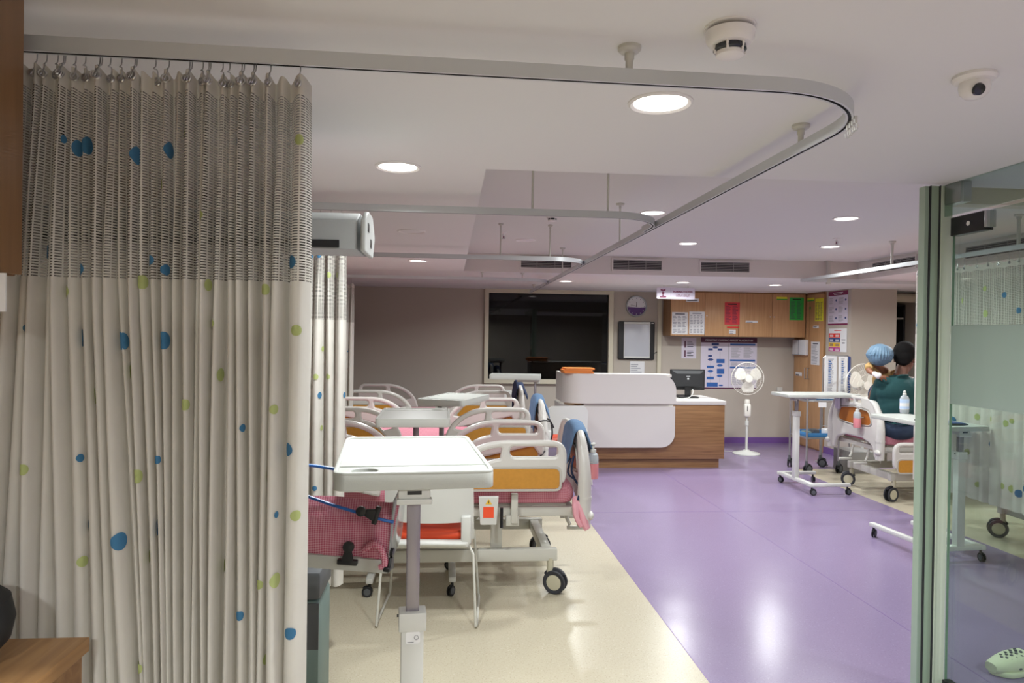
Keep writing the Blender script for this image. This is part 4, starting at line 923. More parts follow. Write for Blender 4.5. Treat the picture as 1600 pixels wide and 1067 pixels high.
for args in (((1049.5, 488, 1075, 522), 'paper', printed(1, 12, 3, 'print_grey', 'print_dark'), 'left white printed chart on the first cabinet door'),
             ((1076.5, 487, 1101, 522), 'paper', printed(4, 12, 4, 'print_grey', 'print_grey'), 'right white printed table on the first cabinet door'),
             ((1132, 472.5, 1156, 507), 'red_paper', printed(9, 16, 2, 'maroon_dark', 'black'), 'red laminated sheet on the second cabinet door'),
             ((1136, 510.5, 1155, 512.5), 'red', None, 'thin red strip label below the red sheet'),
             ((1139, 515, 1149.5, 521.5), 'paper', printed(3, 2, 1), 'small white label near the bottom of the second cabinet door'),
             ((1165, 501, 1184, 504), 'paper', printed(3, 1, 1), 'narrow white label strip on the third cabinet door'),
             ((1213.5, 464, 1230, 468.5), 'yellow_paper', lambda b, w, h, z: b.use('green_paper').rect(0, 0, w, h*.35, z=z), 'yellow and green strip label left of the green sheet'),
             ((1233.5, 465, 1256, 500), 'green_paper', printed(6, 16, 2, 'print_dark', 'black'), 'green laminated sheet on the fourth cabinet door')):
    (bx0, by0, bx1, by1), base, dr, lab = args; M, w, h = backp(bx0, by0, bx1, by1, KYs); sheet(lab, M, w, h, base, dr, group=g)
M, w, h = backp(1072, 466.5, 1092, 471.5, KYs); sheet('small white label just below the hanging sign on the first cabinet door', M, w, h, 'paper', lambda b, w, h, z: b.use('print_dark').rect(w*.08, h*.3, w*.9, h*.6, z=z), group=g)
XS = TXF-.0025
for (q, base, dr, lab) in (((1261.5, 465, 1272.5, 471), 'yellow_paper', lambda b, w, h, z: b.use('green_paper').rect(0, 0, w, h*.35, z=z), 'yellow and green strip label on the tall cupboard door'),
                           ((1273.5, 465.5, 1287, 502), 'yellow_paper', printed(2, 16, 3, 'print_dark'), 'yellow laminated sheet on the tall cupboard door'),
                           ((1270.5, 508.5, 1279.5, 513), 'paper', printed(3, 2, 1, 'print_dark'), 'small white label on the tall cupboard below the yellow sheet'),
                           ((1267, 534, 1281, 569.5), 'paper', printed(5, 16, 1, 'print_grey', 'print_dark'), 'white printed list in the middle of the tall cupboard door'),
                           ((1243, 582, 1253, 586.5), 'paper', printed(3, 1, 1, 'print_dark'), 'small white label beside the tall cupboard handles')):
    M, w, h = sidep(*q, XS); sheet(lab, M, w, h, base, dr, group=g)
o = MB('green_paper').lathe([(.018, 0), (.018, .003), (0, .003)], None, 14).build('round_sticker'); o.matrix_world = frame(at(1266, 481, X=TXF), (0, -1, 0)); tag(o, 'small round green sticker on the tall cupboard door', 'sticker')
# document holder on the cupboard under the cabinets
p0, p1 = at(1239, 554, X=5.25), at(1258.5, 530, X=5.25); yA, yB = max(p1.y, 9.6), min(p0.y, YB-.01)
t = thing('document_holder', 'clear white document holder on the tall cupboard under the cabinets', 'document holder', (TXF-.001, (yA+yB)/2, p0.z)); W = yB-yA
MB('paper').box(-.06, -.001, -W/2, W/2, 0, .23, bev=.003).build('tray_body', t); MB('print_grey').box(-.064, -.06, -.006, .006, 0, .23).box(-.063, -.058, -W/2, W/2, 0, .01).build('divider', t)

# ------------------------------------------------------------------ wall posters on the back wall
YP = YB-.003
def poster_big(b, w, h, z):
    b.use('maroon_dark').rect(0, h*.90, w, h, z=z).rect(0, 0, w, h*.022, z=z)
    b.use('paper').text('PEDIATRIC CARDIAC ARREST ALGORITHM', w*.08, h*.93, h*.034, z=z+.0004, width=w*.84, bold=.02)
    b.use('print_navy')
    for (x, y, a_, c_) in ((.19, .845, .13, .045), (.13, .745, .08, .04), (.30, .745, .08, .04), (.13, .62, .07, .035)): b.rect(w*x, h*y, w*(x+a_), h*(y+c_), z=z)
    b.poly(ell(w*.255, h*.805, w*.055, h*.024, 6), z=z).poly(ell(w*.175, h*.565, w*.055, h*.026, 6), z=z)
    b.use('print_blue')
    for (x, y, a_, c_) in ((.11, .40, .13, .045), (.11, .18, .13, .05), (.28, .50, .145, .08), (.11, .04, .20, .08), (.29, .29, .13, .10), (.33, .05, .07, .03)): b.rect(w*x, h*y, w*(x+a_), h*(y+c_), z=z)
    for (x, y) in ((.175, .34), (.34, .455), (.34, .25)): b.poly(ell(w*x, h*y, w*.055, h*.026, 6), z=z)
    b.use('print_dark')
    for (x, y0, y1) in ((.175, .09, .80), (.342, .12, .78)): b.rect(w*x-.001, h*y0, w*x+.001, h*y1, z=z-.0003)
    b.use('print_grey').rect(w*.49, h*.03, w*.498, h*.88, z=z)
    b.use('print_blue')
    for y in (.85, .54, .40): b.rect(w*.52, h*y, w*.97, h*(y+.035), z=z)
    for c in (0, 1):
        lines(b, w*(.54+c*.22), h*.60, w*(.73+c*.22), h*.82, 13, 'print_grey', 3+c, z); lines(b, w*(.54+c*.22), h*.45, w*(.73+c*.22), h*.52, 4, 'print_grey', 7+c, z)
    lines(b, w*.54, h*.08, w*.94, h*.36, 14, 'print_grey', 11, z)
M, w, h = backp(1094, 528, 1183, 607, YP); sheet('large maroon-headed poster with blue flow chart behind the standing fan', M, w, h, 'poster_lilac', poster_big, 'wall_poster', 'poster')
def poster_11(b, w, h, z):
    for k in (0, 1):
        y = h*(.54-k*.44); b.use('maroon_dark').text('1', w*.10, y, h*.30, z=z, bold=.06); lines(b, w*.38, y+h*.12, w*.85, y+h*.32, 3, 'print_dark', k, z); b.rect(w*.38, y+h*.02, w*.80, y+h*.06, z=z)
M, w, h = backp(1064.5, 528, 1088, 560, YP); sheet('small lilac poster with two large figure ones, left of the flow chart', M, w, h, 'poster_lilac', poster_11, 'wall_poster', 'poster')
XP = 5.317
def poster_inst(b, w, h, z):
    b.use('maroon').rect(0, h*.87, w, h, z=z).rect(0, 0, w, h*.045, z=z)
    b.use('paper').rect(w*.25, h*.945, w*.75, h*.962, z=z+.0004).rect(w*.30, h*.90, w*.70, h*.917, z=z+.0004)
    for i in range(3):
        b.use('print_grey').rect(w*.03, h*(.075+.265*(i+1)), w*.97, h*(.077+.265*(i+1)), z=z)
        for j in (0, 1): lines(b, w*(.05+.48*j), h*(.10+.265*i), w*(.32+.48*j), h*(.29+.265*i), 6, 'print_grey', i*2+j, z); b.use('print_navy').poly(ell(w*(.41+.48*j), h*(.20+.265*i), w*.04, h*.035, 10), z=z)
M, w, h = sidep(1294, 453, 1325.5, 508, XP); sheet('tall lilac poster with maroon header on the pier right of the cupboard', M, w, h, 'poster_lilac', poster_inst, 'wall_poster', 'poster')
def poster_col(b, w, h, z):
    for i, m in enumerate(('magenta', 'yellow', 'print_navy', 'red')):
        b.use(m).rect(0, h*(.01+.2*i), w*.64, h*(.195+.2*i), z=z)
        b.use('paper' if m != 'yellow' else 'print_navy')
        for j in (0, 1): b.rect(w*(.06+.32*j), h*(.10+.2*i), w*(.26+.32*j), h*(.13+.2*i), z=z+.0004).rect(w*(.06+.32*j), h*(.05+.2*i), w*(.26+.32*j), h*(.08+.2*i), z=z+.0004)
    b.use('red').rect(w*.3, h*.90, w*.7, h*.93, z=z); b.use('print_dark').rect(w*.72, h*.5, w*.93, h*.53, z=z).rect(w*.75, h*.36, w*.9, h*.40, z=z)
M, w, h = sidep(1295, 513, 1323.5, 549, XP); sheet('colour-block poster in red, navy, yellow and magenta on the pier', M, w, h, 'paper', poster_col, 'wall_poster', 'poster')
M, w, h = backp(984, 564.5, 1007, 586, YP); sheet('pale notice with small panels below the white viewing box', M, w, h, 'paper', printed(8, 6, 1, 'print_grey'), 'wall_notice', 'notice')
M, w, h = backp(1214, 606, 1222, 611, YP-.01); o = sheet('small white wall socket right of the standing fan', M, w*1.0, h*1.2, 'white', None, 'wall_socket', 'socket', th=.012)

# clock
p = at(994, 478.5, Y=YB); R = .162; t = thing('wall_clock', 'round silver wall clock with a purple lower half', 'clock', (p.x, YB, p.z)); M = frame((0, 0, 0))
MB('alu').lathe([(R*.86, .02), (R*.88, .034), (R*.96, .036), (R, .026), (R, 0), (0, 0)], M, 40, cap=False).build('rim', t)
b = MB('paper'); b.M = M; b.poly(ell(0, 0, R*.87, R*.87, 40), z=.018); b.use('clock_purple').poly([(R*.865*math.cos(a), R*.865*math.sin(a)) for a in [math.radians(184+k*9) for k in range(20)]]+[(R*.3, -R*.12)], z=.0186)
for k in range(12):
    a = k*PI/6; b.use('paper' if 195 < math.degrees(a) < 345 else 'print_dark').box(R*.74*math.cos(a)-.004, R*.74*math.cos(a)+.004, R*.74*math.sin(a)-.006, R*.74*math.sin(a)+.006, .0186, .0195)
b.use('print_dark').rect(-.008, 0, .0, R*.6, z=.0187) if False else None
b.build('dial', t)
b = MB('black'); b.M = M; b.tube([(0, 0, .022), (-R*.55, R*.12, .022)], .003, 5).tube([(0, 0, .024), (R*.02, R*.40, .024)], .004, 5).lathe([(.007, .02), (.007, .027), (0, .028)], None, 10); b.build('hands', t)
# x-ray viewing box
M, w, h = backp(964.5, 503, 1022, 561, YB); t = thing('viewing_box', 'white x-ray viewing box with black sides on the back wall', 'viewing box', M.translation); M = frame((0, 0, 0))
MB('black').shape(rrect(0, 0, w, h, .02), [], .05, .008, M=M, z=.025).build('casing', t)
MB('screen_off').box(w*.165, w*.85, h*.05, h*.93, .05, .054, bev=.001, M=M).build('screen', t)
b = MB('white'); b.M = M; b.box(w*.16, w*.865, h*.93, h*.99, .05, .062, bev=.002).box(w*.16, w*.865, h*.03, h*.08, .05, .060, bev=.002).box(w*.15, w*.165, h*.03, h*.99, .05, .057).box(w*.85, w*.865, h*.03, h*.99, .05, .057).box(w*.90, w*.97, h*.95, h*.98, .049, .052); b.build('film_clip', t)
p = at(1022, 552, Y=YB); b = MB('black'); b.tube([(p.x, YB-.02, p.z), (p.x+.05, YB-.015, p.z+.02), (p.x+.075, YB-.012, p.z-.05), (p.x+.08, YB-.012, p.z-.2), (p.x+.085, YB-.012, p.z-.6)], .006, 6, sub=4); tag(b.build('cable'), 'grey cable hanging from the x-ray viewing box down the wall', 'cable')
b = MB('frame_cream').box(at(1027, 500, Y=YB).x, at(1033, 500, Y=YB).x, YB-.03, YB, 0, ZC, bev=.004); struct(b, 'trim_4')

# ------------------------------------------------------------------ fans
def fan(label, loc, rz, zhead, R=.20, base=True):
    t = thing('pedestal_fan', label, 'fan', loc, rz, 'white fans')
    if base:
        MB('white').lathe([(.185, 0), (.185, .012), (.17, .022), (.06, .045), (.035, .06), (0, .06)], None, 32).build('base', t)
        MB('white').tube([(0, 0, .05), (0, 0, .40)], .018, 12).tube([(0, 0, .40), (0, 0, .46)], .026, 12).tube([(0, 0, .46), (0, 0, .52)], .014, 12).build('pole', t)
        b = MB('fan_white'); b.box(-.045, .045, -.04, .035, .52, .70, bev=.02).lathe([(.03, .68), (.04, .72), (.03, .76), (0, .76)], None, 16); b.use('black').box(-.012, .0, -.0425, -.0395, .60, .67); b.build('control_box', t)
    z = zhead; b = MB('fan_white'); Mh = frame((0, 0, z))
    b.lathe([(0, -.16), (.05, -.155), (.065, -.12), (.065, -.04), (.05, -.02), (0, -.02)], Mh, 20).build('motor', t)
    b = MB('fan_white'); b.M = Mh; b.lathe([(0, .0), (.045, 0), (.045, .03), (.0, .035)], None, 20)
    for k in range(3):
        a0 = math.radians(90+60+120*k); vs = []; n = 8; m = 6
        for i in range(n+1):
            for j in range(m+1):
                rr = .04+(R*.86-.04)*i/n; wd = math.radians(48)*math.sin(PI*min(1, (.25+.75*i/n))**.9*.75+.25)*1.05; aa = a0+wd*(j/m-.5)*1.6
                vs.append((rr*math.cos(aa), rr*math.sin(aa), .015+.022*(j/m-.5)))
        b.add(vs, [[i*(m+1)+j, i*(m+1)+j+1, (i+1)*(m+1)+j+1, (i+1)*(m+1)+j] for i in range(n) for j in range(m)])
    b.build('blades', t)
    b = MB('fan_white'); b.M = Mh; b.lathe([(.052, .062), (.05, .068), (0, .070)], None, 24)
    def ring(r_, z_, q): b.tube([(r_*math.cos(a*PI/18), r_*math.sin(a*PI/18), z_) for a in range(36)], q, 5, closed=True)
    ring(R, .0, .005); ring(R*.75, .052, .0018); ring(R*.5, .06, .0018)
    for k in range(48):
        a = 2*PI*k/48; c_, s_ = math.cos(a), math.sin(a)
        b.tube([(.045*c_, .045*s_, .065), (R*.7*c_, R*.7*s_, .054), (R*.93*c_, R*.93*s_, .03), (R*c_, R*s_, 0), (R*.93*c_, R*.93*s_, -.035), (R*.5*c_, R*.5*s_, -.06), (.05*c_, .05*s_, -.06)], .0011, 4, cap=False)
    b.build('guard', t); return t
p = at(1153, 704, Z=0); zh = at(1150, 592, Y=9.35).z
fan('white pedestal fan standing on the floor right of the counter', (p.x, 9.45, 0), math.radians(-6), zh, .225)
b = MB('white'); b.tube([(p.x-.1, 9.55, .02), (p.x-.25, 9.7, .006), (p.x-.22, 9.95, .05), (p.x-.13, 10.2, .25), (p.x-.12, YB-.01, .45)], .004, 6, sub=4); tag(b.build('cable'), 'white power cord of the pedestal fan on the floor', 'cable')
# second fan behind the person
p = at(1349, 606, Y=8.35); fan('white fan partly hidden behind the person in teal', (p.x, 8.35, 0), math.radians(10), p.z+.03, .27)

# ------------------------------------------------------------------ steel trolley with charts behind the overbed table
ta, tb = at(1244, 716, Z=0), at(1276, 728, Z=0)
TX, TY = 4.47, 8.28
t = thing('steel_trolley', 'steel trolley with blue trays on castors behind the white overbed table', 'trolley', (TX, TY, 0)); W, D = .40, .42
b = MB('steel')
for sx in (-1, 1):
    for sy in (-1, 1): b.tube([(sx*W/2, sy*D/2, .13), (sx*W/2, sy*D/2, .91)], .0115, 10)
    b.tube([(sx*W/2, -D/2, .90), (sx*W/2, D/2, .90)], .009, 8)
for sy in (-1, 1): b.tube([(-W/2, sy*D/2, .90), (W/2, sy*D/2, .90)], .007, 8)
b.build('frame', t)
for z in (.42, .865):
    MB('steel').shape(rrect(-W/2, -D/2, W/2, D/2, .02), [], .02, .004, z=z).build('shelf', t)
for sx in (-1, 1):
    for sy in (-1, 1): caster(t, sx*W/2, sy*D/2, .055, random.uniform(-1, 1), True, top=.15, hub='grey_dark', tyre='black_matt')
def tray(label, x, y, z, w, d, m, h=.04):
    o = MB(m); o.shape(rrect(-w/2, -d/2, w/2, d/2, .015), [], .006, .002, z=.003); o.shape(rrect(-w/2, -d/2, w/2, d/2, .015), [rrect(-w/2+.008, -d/2+.008, w/2-.008, d/2-.008, .01)], h, .003, z=h/2); o = o.build('tray'); o.location = (x, y, z); return tag(o, label, 'tray', 'blue trays on the steel trolley')
tray('blue tray on the left of the trolley top shelf', TX-.10, TY, .8755, .17, .36, 'blue_tray'); tray('blue tray on the right of the trolley top shelf', TX+.10, TY, .8755, .17, .36, 'blue_tray')
tray('large blue tray on the trolley lower shelf', TX, TY, .4305, .36, .38, 'blue_tray', .05)
o = MB('paper').box(-.05, .05, -.002, .002, -.03, .03).build('label_card'); o.location = (TX-.02, TY-D/2-.014, .825); tag(o, 'white label card on the front edge of the trolley', 'card')
for i, (x, y, m, lb) in enumerate(((-.10, .0, 'teal_grey', 'teal pack in the lower trolley tray'), (.02, .03, 'grey_dark', 'dark case in the lower trolley tray'), (.11, -.1, 'paper', 'white pack in the lower trolley tray'))):
    o = MB(m).box(-.045, .045, -.05, .05, 0, .045+.02*i, bev=.008).build('supply_pack'); o.location = (TX+x, TY+y, .438); tag(o, lb, 'pack', 'packs in the lower trolley tray')
# chart rack on the trolley side: frame with clear files
cx0 = at(1287, 600, Y=8.62).x; cx1 = at(1330, 600, Y=8.62).x; cz = at(1300, 556, Y=8.62).z
t = thing('chart_rack', 'steel chart rack holding hanging paper charts in front of the pier', 'chart rack', ((cx0+cx1)/2, 8.64, 0)); w = (cx1-cx0)/2
MB('steel').tube([(-w, 0, .06), (-w, 0, cz-.03), (-w+.03, 0, cz), (w-.03, 0, cz), (w, 0, cz-.03), (w, 0, .06)], .009, 8).tube([(-w, 0, .5), (w, 0, .5)], .007, 8).tube([(-w, -.14, .02), (-w, .14, .02)], .012, 8).tube([(w, -.14, .02), (w, .14, .02)], .012, 8).tube([(-w, 0, .07), (-w, 0, .02)], .01, 8).tube([(w, 0, .07), (w, 0, .02)], .01, 8).build('frame', t)
for i, (x, ww, m, lb) in enumerate(((-w*.52, w*.85, 'paper', 'left printed chart hanging on the chart rack'), (w*.36, w*.62, 'paper', 'right printed chart hanging on the chart rack'), (w*.80, w*.16, 'print_navy', 'navy file spine at the right of the chart rack'))):
    o = MB(m).box(-ww/2, ww/2, -.006, .006, -.50, -.005, bev=.001); M = frame((0, -.0062, -.5)); 
    if i < 2:
        o.M = Matrix.Translation((-ww/2, -.0068, -.5)) @ Matrix.Rotation(PI/2, 4, 'X'); lines(o, ww*.25, .02, ww*.75, .48, 30, 'print_grey', i, 0); lines(o, ww*.3, .15, ww*.6, .45, 12, 'print_blue', i+3, .0004); 
    o = o.build('hanging_chart', ang=0); o.location = ((cx0+cx1)/2+x, 8.62-.005*i, cz); tag(o, lb, 'chart', 'hanging charts')
o = MB('grey_box').box(-.16, .16, -.2, .2, 0, .26, bev=.01).build('storage_box'); o.location = (4.98, 8.25, 0); tag(o, 'grey box on the floor under the right-hand bed head, beside the trolley', 'box')

# ------------------------------------------------------------------ recess with dark shelves at the far right
t = thing('dark_shelf_unit', 'dark shelf unit in the recess behind the person, white shelf edge', 'shelf unit', (5.97, 9.55, 0))
MB('black_matt').box(0, .03, 0, .45, 0, 2.12).box(.49, .52, 0, .45, 0, 2.12).box(0, .52, .43, .45, 0, 2.12).box(0, .52, 0, .45, 2.1, 2.12).box(0, .52, 0, .45, 0, .05).build('carcass', t)
zs_ = at(1425, 498, Y=9.55).z; zs2 = at(1425, 545, Y=9.55).z
for z in (zs_, zs2, .9): MB('white').box(.03, .49, -.005, .43, z-.012, z+.012, bev=.002).build('shelf', t)
o = MB('black').box(-.08, .08, -.1, .1, 0, .05, bev=.01).box(-.05, .05, -.08, .06, .05, .075, bev=.01).build('instrument_case'); o.location = (6.12, 9.72, zs_+.0125); tag(o, 'black instrument case on the upper shelf of the dark unit', 'case')
o = MB('print_grey').box(-.05, .05, -.06, .06, 0, .02, bev=.003).build('small_box'); o.location = (6.11, 9.72, zs_+.088); tag(o, 'small pale box on top of the black case on the dark shelf', 'box')
o = MB('yellow').box(-.05, .05, -.06, .06, 0, .015, bev=.003).use('paper').tube([(-.02, 0, .015), (0, 0, .05), (.02, 0, .03)], .008, 6).build('yellow_tray'); o.location = (6.12, 9.7, zs2+.0125); tag(o, 'yellow tray with white items on the lower dark shelf', 'tray')
MBs = MB('frame_cream').tube([(5.81, 9.3, 2.2), (X1, 9.3, 2.2)], .06, 16); struct(MBs, 'trim_5')

# ================================================================== LEFT FOREGROUND: desk, wall cabinet
DX = -.757; DYF = 1.57
t = thing('desk', 'wood-topped desk in the bottom left corner with a dark cabinet below', 'desk', (DX, DYF, 0))
MB('wood_desk').box(X0-DX+.01, 0, -2.2, 0, .915, .945, bev=.002).build('top', t)
MB('wood_counter').box(X0-DX+.01, -.01, -2.19, -.012, .85, .915).box(-.04, -.02, -.03, -.012, 0, .80).build('apron', t)
MB('grey_dark').box(X0-DX+.01, -.06, -2.15, -.05, 0, .82).build('cabinet_body', t)
t = thing('overhead_cabinet', 'brown wooden overhead cabinet at the left edge of the picture', 'cabinet', (-.89, 1.45, 0))
ycab = 1.53; zcab = at(20, 430, X=-.88).z
MB('wood_dark').box(X0+.90, 0, -2.0, ycab-1.45, zcab, ZC-.001, bev=.002).build('carcass', t)
MB('wood_dark').box(0, .014, -1.0, ycab-1.45-.002, zcab+.003, ZC-.004, bev=.001).build('door', t)
p = at(0, 460, Y=1.45); o = MB('paper').box(-.12, .0, -.002, .002, -.04, .04).build('paper_note'); z1_ = zcab; z0_ = at(5, 487, Y=1.45).z
bpy.data.objects.remove(o); o = MB('paper').box(-.12, at(9.5, 460, Y=1.45).x-p.x, -.002, .002, z0_-p.z, z1_-p.z).build('paper_note'); o.location = (p.x, 1.45, p.z); tag(o, 'pale sheet hanging under the overhead cabinet at the left edge', 'paper')
p = at(-4, 955, Y=1.42); t = thing('desk_fan', 'black rounded machine standing on the desk at the left edge, mostly out of frame', 'machine', (p.x-.09, 1.42, .946))
MB('black').lathe([(.055, 0), (.06, .01), (.02, .02), (0, .02)], None, 24).build('foot', t)
MB('black_matt').lathe([(.07, .015), (.10, .05), (.108, .09), (.10, .13), (.06, .165), (0, .172)], None, 28, sx=1).build('housing', t)
tp = at(0, 560, Y=1.50); t = thing('equipment_panel', 'dark equipment panel behind the curtain edge at the far left', 'equipment', (X0, 1.42, 1.25))
MB('wood_dark').box(0.01, .30, .0, .02, -.304, .45).build('back_board', t); MB('black').box(.05, .33, -.03, .0, -.15, .25, bev=.01).build('screen_housing', t)

# ================================================================== GLASS DOOR, CLOG, ITEMS ON TABLE
t = thing('glass_door', 'open glass door leaf with a frosted band at the right edge', 'glass door', (PX+.04, PY-.07, 0), 0)
zf1 = at(1467, 628, X=PX+.04).z; zf0 = at(1467, 509, X=PX+.04).z
ymin = -2.1
b = MB('glass_clear'); b.box(-.006, .006, -1.15, 0, .02, zf1).box(-.006, .006, -1.15, 0, zf0, 2.14)
b.use('glass_edge').box(-.006, .006, 0, .003, .02, 2.14); b.build('clear_pane', t, ang=0)
MB('glass_frost').box(-.006, .006, -1.15, 0, zf1, zf0).build('frosted_band', t, ang=0)
b = MB('black'); zt1 = at(1490, 310, X=PX+.04).z; b.box(-.02, .02, -.20, -.002, 2.06, 2.14, bev=.003); b.use('steel').box(-.022, .022, -.212, -.198, 2.07, 2.14, bev=.003); b.use('sensor_white').cyl((-.021, -.11, 2.10), (-.023, -.11, 2.10), .010, n=12); b.build('top_patch', t)
b = MB('black'); b.box(-.02, .02, -.20, -.002, .02, .12, bev=.003); b.use('steel').box(-.0225, -.018, -.16, -.05, .035, .10); b.build('bottom_patch', t)
o = MB('steel').box(-.025, .025, -.05, .05, -.09, -.001, bev=.004).build('transom_clamp'); o.location = (PX+.04, PY-.09, ZC); tag(o, 'steel clamp joining the glass to the ceiling above the door post', 'clamp')
b = MB('grey_dark').box(PX-.05, PX+.30, 2.35, 2.90, 0, .006); tag(b.build('floor_plate'), 'grey floor spring plate below the glass door', 'floor plate')

# clog seen through the glass
p = at(1595, 1042, Z=.02); t = thing('clog', 'pale green perforated clog on the floor behind the glass door', 'shoe', (p.x, p.y, 0), math.radians(8))
t.scale = (1.05, 1.1, 1.15)
vs = []; fs = []; n, m = 20, 16; L = .30
b = MB('clog')
for i in range(n+1):
    q = i/n; x = -.17+L*q; wd = .052*math.sin(PI*min(1, (q*.93+.07)))**.45*(1.05-.25*q)+.002
    hh = (.030+.060*math.sin(min(1, q*1.5+.08)*PI/2))*(1 if q < .62 else max(.38, 1-(q-.62)*3.5))
    lift = .012*(1-q)**3
    for j in range(m):
        a = 2*PI*j/m; ca, sa = math.cos(a), math.sin(a); vs.append((x, wd*(abs(ca)**.75)*(1 if ca > 0 else -1), lift+hh/2+hh/2*(abs(sa)**.7)*(1 if sa > 0 else -1)))
for i in range(n):
    for j in range(m): fs.append([i*m+j, i*m+(j+1) % m, (i+1)*m+(j+1) % m, (i+1)*m+j])
fs += [list(range(m)), [n*m+j for j in range(m)][::-1]]
b.add(vs, fs); b.use('black')
b.build('upper', t, ang=60, fix=True)
b = MB('grey_dark')
for i in range(4):
    for j in range(5):
        x = -.11+.026*i+.012*(j % 2); y = -.030+.015*j; z = .012*0+.030+.060*math.sin(min(1, (x+.17)/L*1.5+.08)*PI/2); z = z*(1-.30*(abs(y)/.045)**2)+.0015
        b.lathe([(.0065, -.010), (.0065, .0035), (0, .004)], Matrix.Translation((x, y, z+.003)) @ Matrix.Rotation(-y*12, 4, 'X'), 10)
for k in range(4): b.lathe([(.006, 0), (.006, .001), (0, .001)], Matrix.Translation((-.09+.03*k, -.052+.004*abs(k-1.5), .035)) @ Matrix.Rotation(PI/2, 4, 'X') @ Matrix.Diagonal((1.4, .8, 1, 1)), 10)
b.build('vent_holes', t)
b = MB('clog'); b.shape(rp([(-.185, 0, .05), (-.12, .060, .06), (.10, .045, .05), (.14, 0, .05), (.10, -.045, .05), (-.12, -.060, .06)], 0, 6), [], .022, .006, z=.0115); b.build('sole', t)

# bottle and folder on the right table
p = at(1413, 645, Z=1.0)
t = thing('liquid_bottle', 'clear squeeze bottle with blue label on the white table by the glass door', 'bottle', (p.x, p.y, 1.0), math.radians(10))
hb = 5.45/F*28
b = MB('bottle_clear'); b.lathe([(0, 0), (.036, 0), (.040, .008), (.040, .115), (.033, .135), (.014, .150), (.012, .158), (0, .158)], None, 24, 1, .72).build('bottle', t)
MB('white').lathe([(.015, .150), (.015, .163), (.010, .166), (.012, .176), (.006, .188), (0, .190)], None, 14).build('cap', t)
MB('paper').lathe([(.0405, .03), (.0408, .033), (.0408, .10), (.0405, .103)], None, 24, 1, .725).use('bottle_label').lathe([(.0410, .085), (.0412, .086), (.0412, .115), (.0410, .116)], None, 24, 1, .725).lathe([(.0410, .036), (.0412, .037), (.0412, .055), (.0410, .056)], None, 24, 1, .725).build('label', t)
p = at(1512, 657, Z=1.01); o = MB('black').box(-.115, .10, -.13, .16, 0, .008, bev=.002).use('print_navy').box(-.105, .09, -.12, .15, .008, .012, bev=.001).build('clipboard'); o.location = (3.64, 4.90, 1.0); tag(o, 'dark folder lying on the white table behind the glass door', 'folder')
# ================================================================== PEOPLE
PYY = 6.62
pc = at(1402, 640, Y=PYY); px = pc.x
t = thing('person', 'person in teal shirt and jeans seated on the right-hand bed, holding a child', 'person', (px, PYY, .67))
# body, one continuous surface
b = MB('skin')
ball(b, (.02, .02, .10), (.17, .13, .12)); ball(b, (.01, .0, .24), (.150, .105, .16)); ball(b, (0, .01, .42), (.175, .11, .17)); ball(b, (-.13, .02, .52), (.075, .07, .07)); ball(b, (.15, .03, .51), (.075, .07, .07))
b.tube([(.02, .03, .50), (.06, .04, .60), (.085, .05, .68)], [.085, .062, .058], 16)
HD = Vector((.12, .07, .762)); hr = (math.radians(-12), math.radians(12), math.radians(-50))
R3 = Matrix.Translation(HD) @ Matrix.Rotation(hr[2], 4, 'Z') @ Matrix.Rotation(math.radians(-16), 4, 'X') @ Matrix.Scale(1.16, 4)
def hp(x, y, z): return R3 @ Vector((x, y, z))
def hball(q, c, r, rot): return ball(q, c, [v*1.16 for v in r], rot)
hball(b, hp(0, -.015, .025), (.078, .095, .098), hr); hball(b, hp(0, .035, -.04), (.058, .062, .078), hr); hball(b, hp(0, .055, -.085), (.038, .035, .03), hr)
hball(b, hp(0, .100, -.025), (.014, .022, .024), hr); hball(b, hp(0, .088, -.068), (.024, .012, .010), hr)
for s in (-1, 1):
    hball(b, hp(s*.078, -.005, -.02), (.010, .020, .032), hr); hball(b, hp(s*.034, .080, .012), (.017, .010, .008), hr)
# arms: left around the child, right forward
b.tube([(-.15, .03, .52), (-.17, .12, .38), (-.14, .20, .27), (-.06, .27, .26), (.02, .30, .30)], [.06, .05, .042, .034, .028], 14, sub=3)
b.tube([(.19, .03, .51), (.25, .09, .34), (.24, .20, .22), (.12, .31, .24)], [.06, .05, .042, .030], 14, sub=3)
for (hx, hy, hz, s) in ((.03, .30, .30, 1), (.11, .315, .245, -1)):
    ball(b, (hx+.03*s, hy, hz), (.042, .018, .036))
    for k in range(4): b.tube([(hx+.05*s, hy, hz+.028-.018*k), (hx+(.085-.004*abs(k-1))*s, hy-.008, hz+.030-.019*k), (hx+(.11-.006*abs(k-1))*s, hy-.022, hz+.030-.02*k)], [.0095, .009, .008], 8)
    b.tube([(hx+.02*s, hy-.01, hz+.025), (hx+.045*s, hy-.02, hz+.055), (hx+.06*s, hy-.025, hz+.07)], [.012, .010, .009], 8)
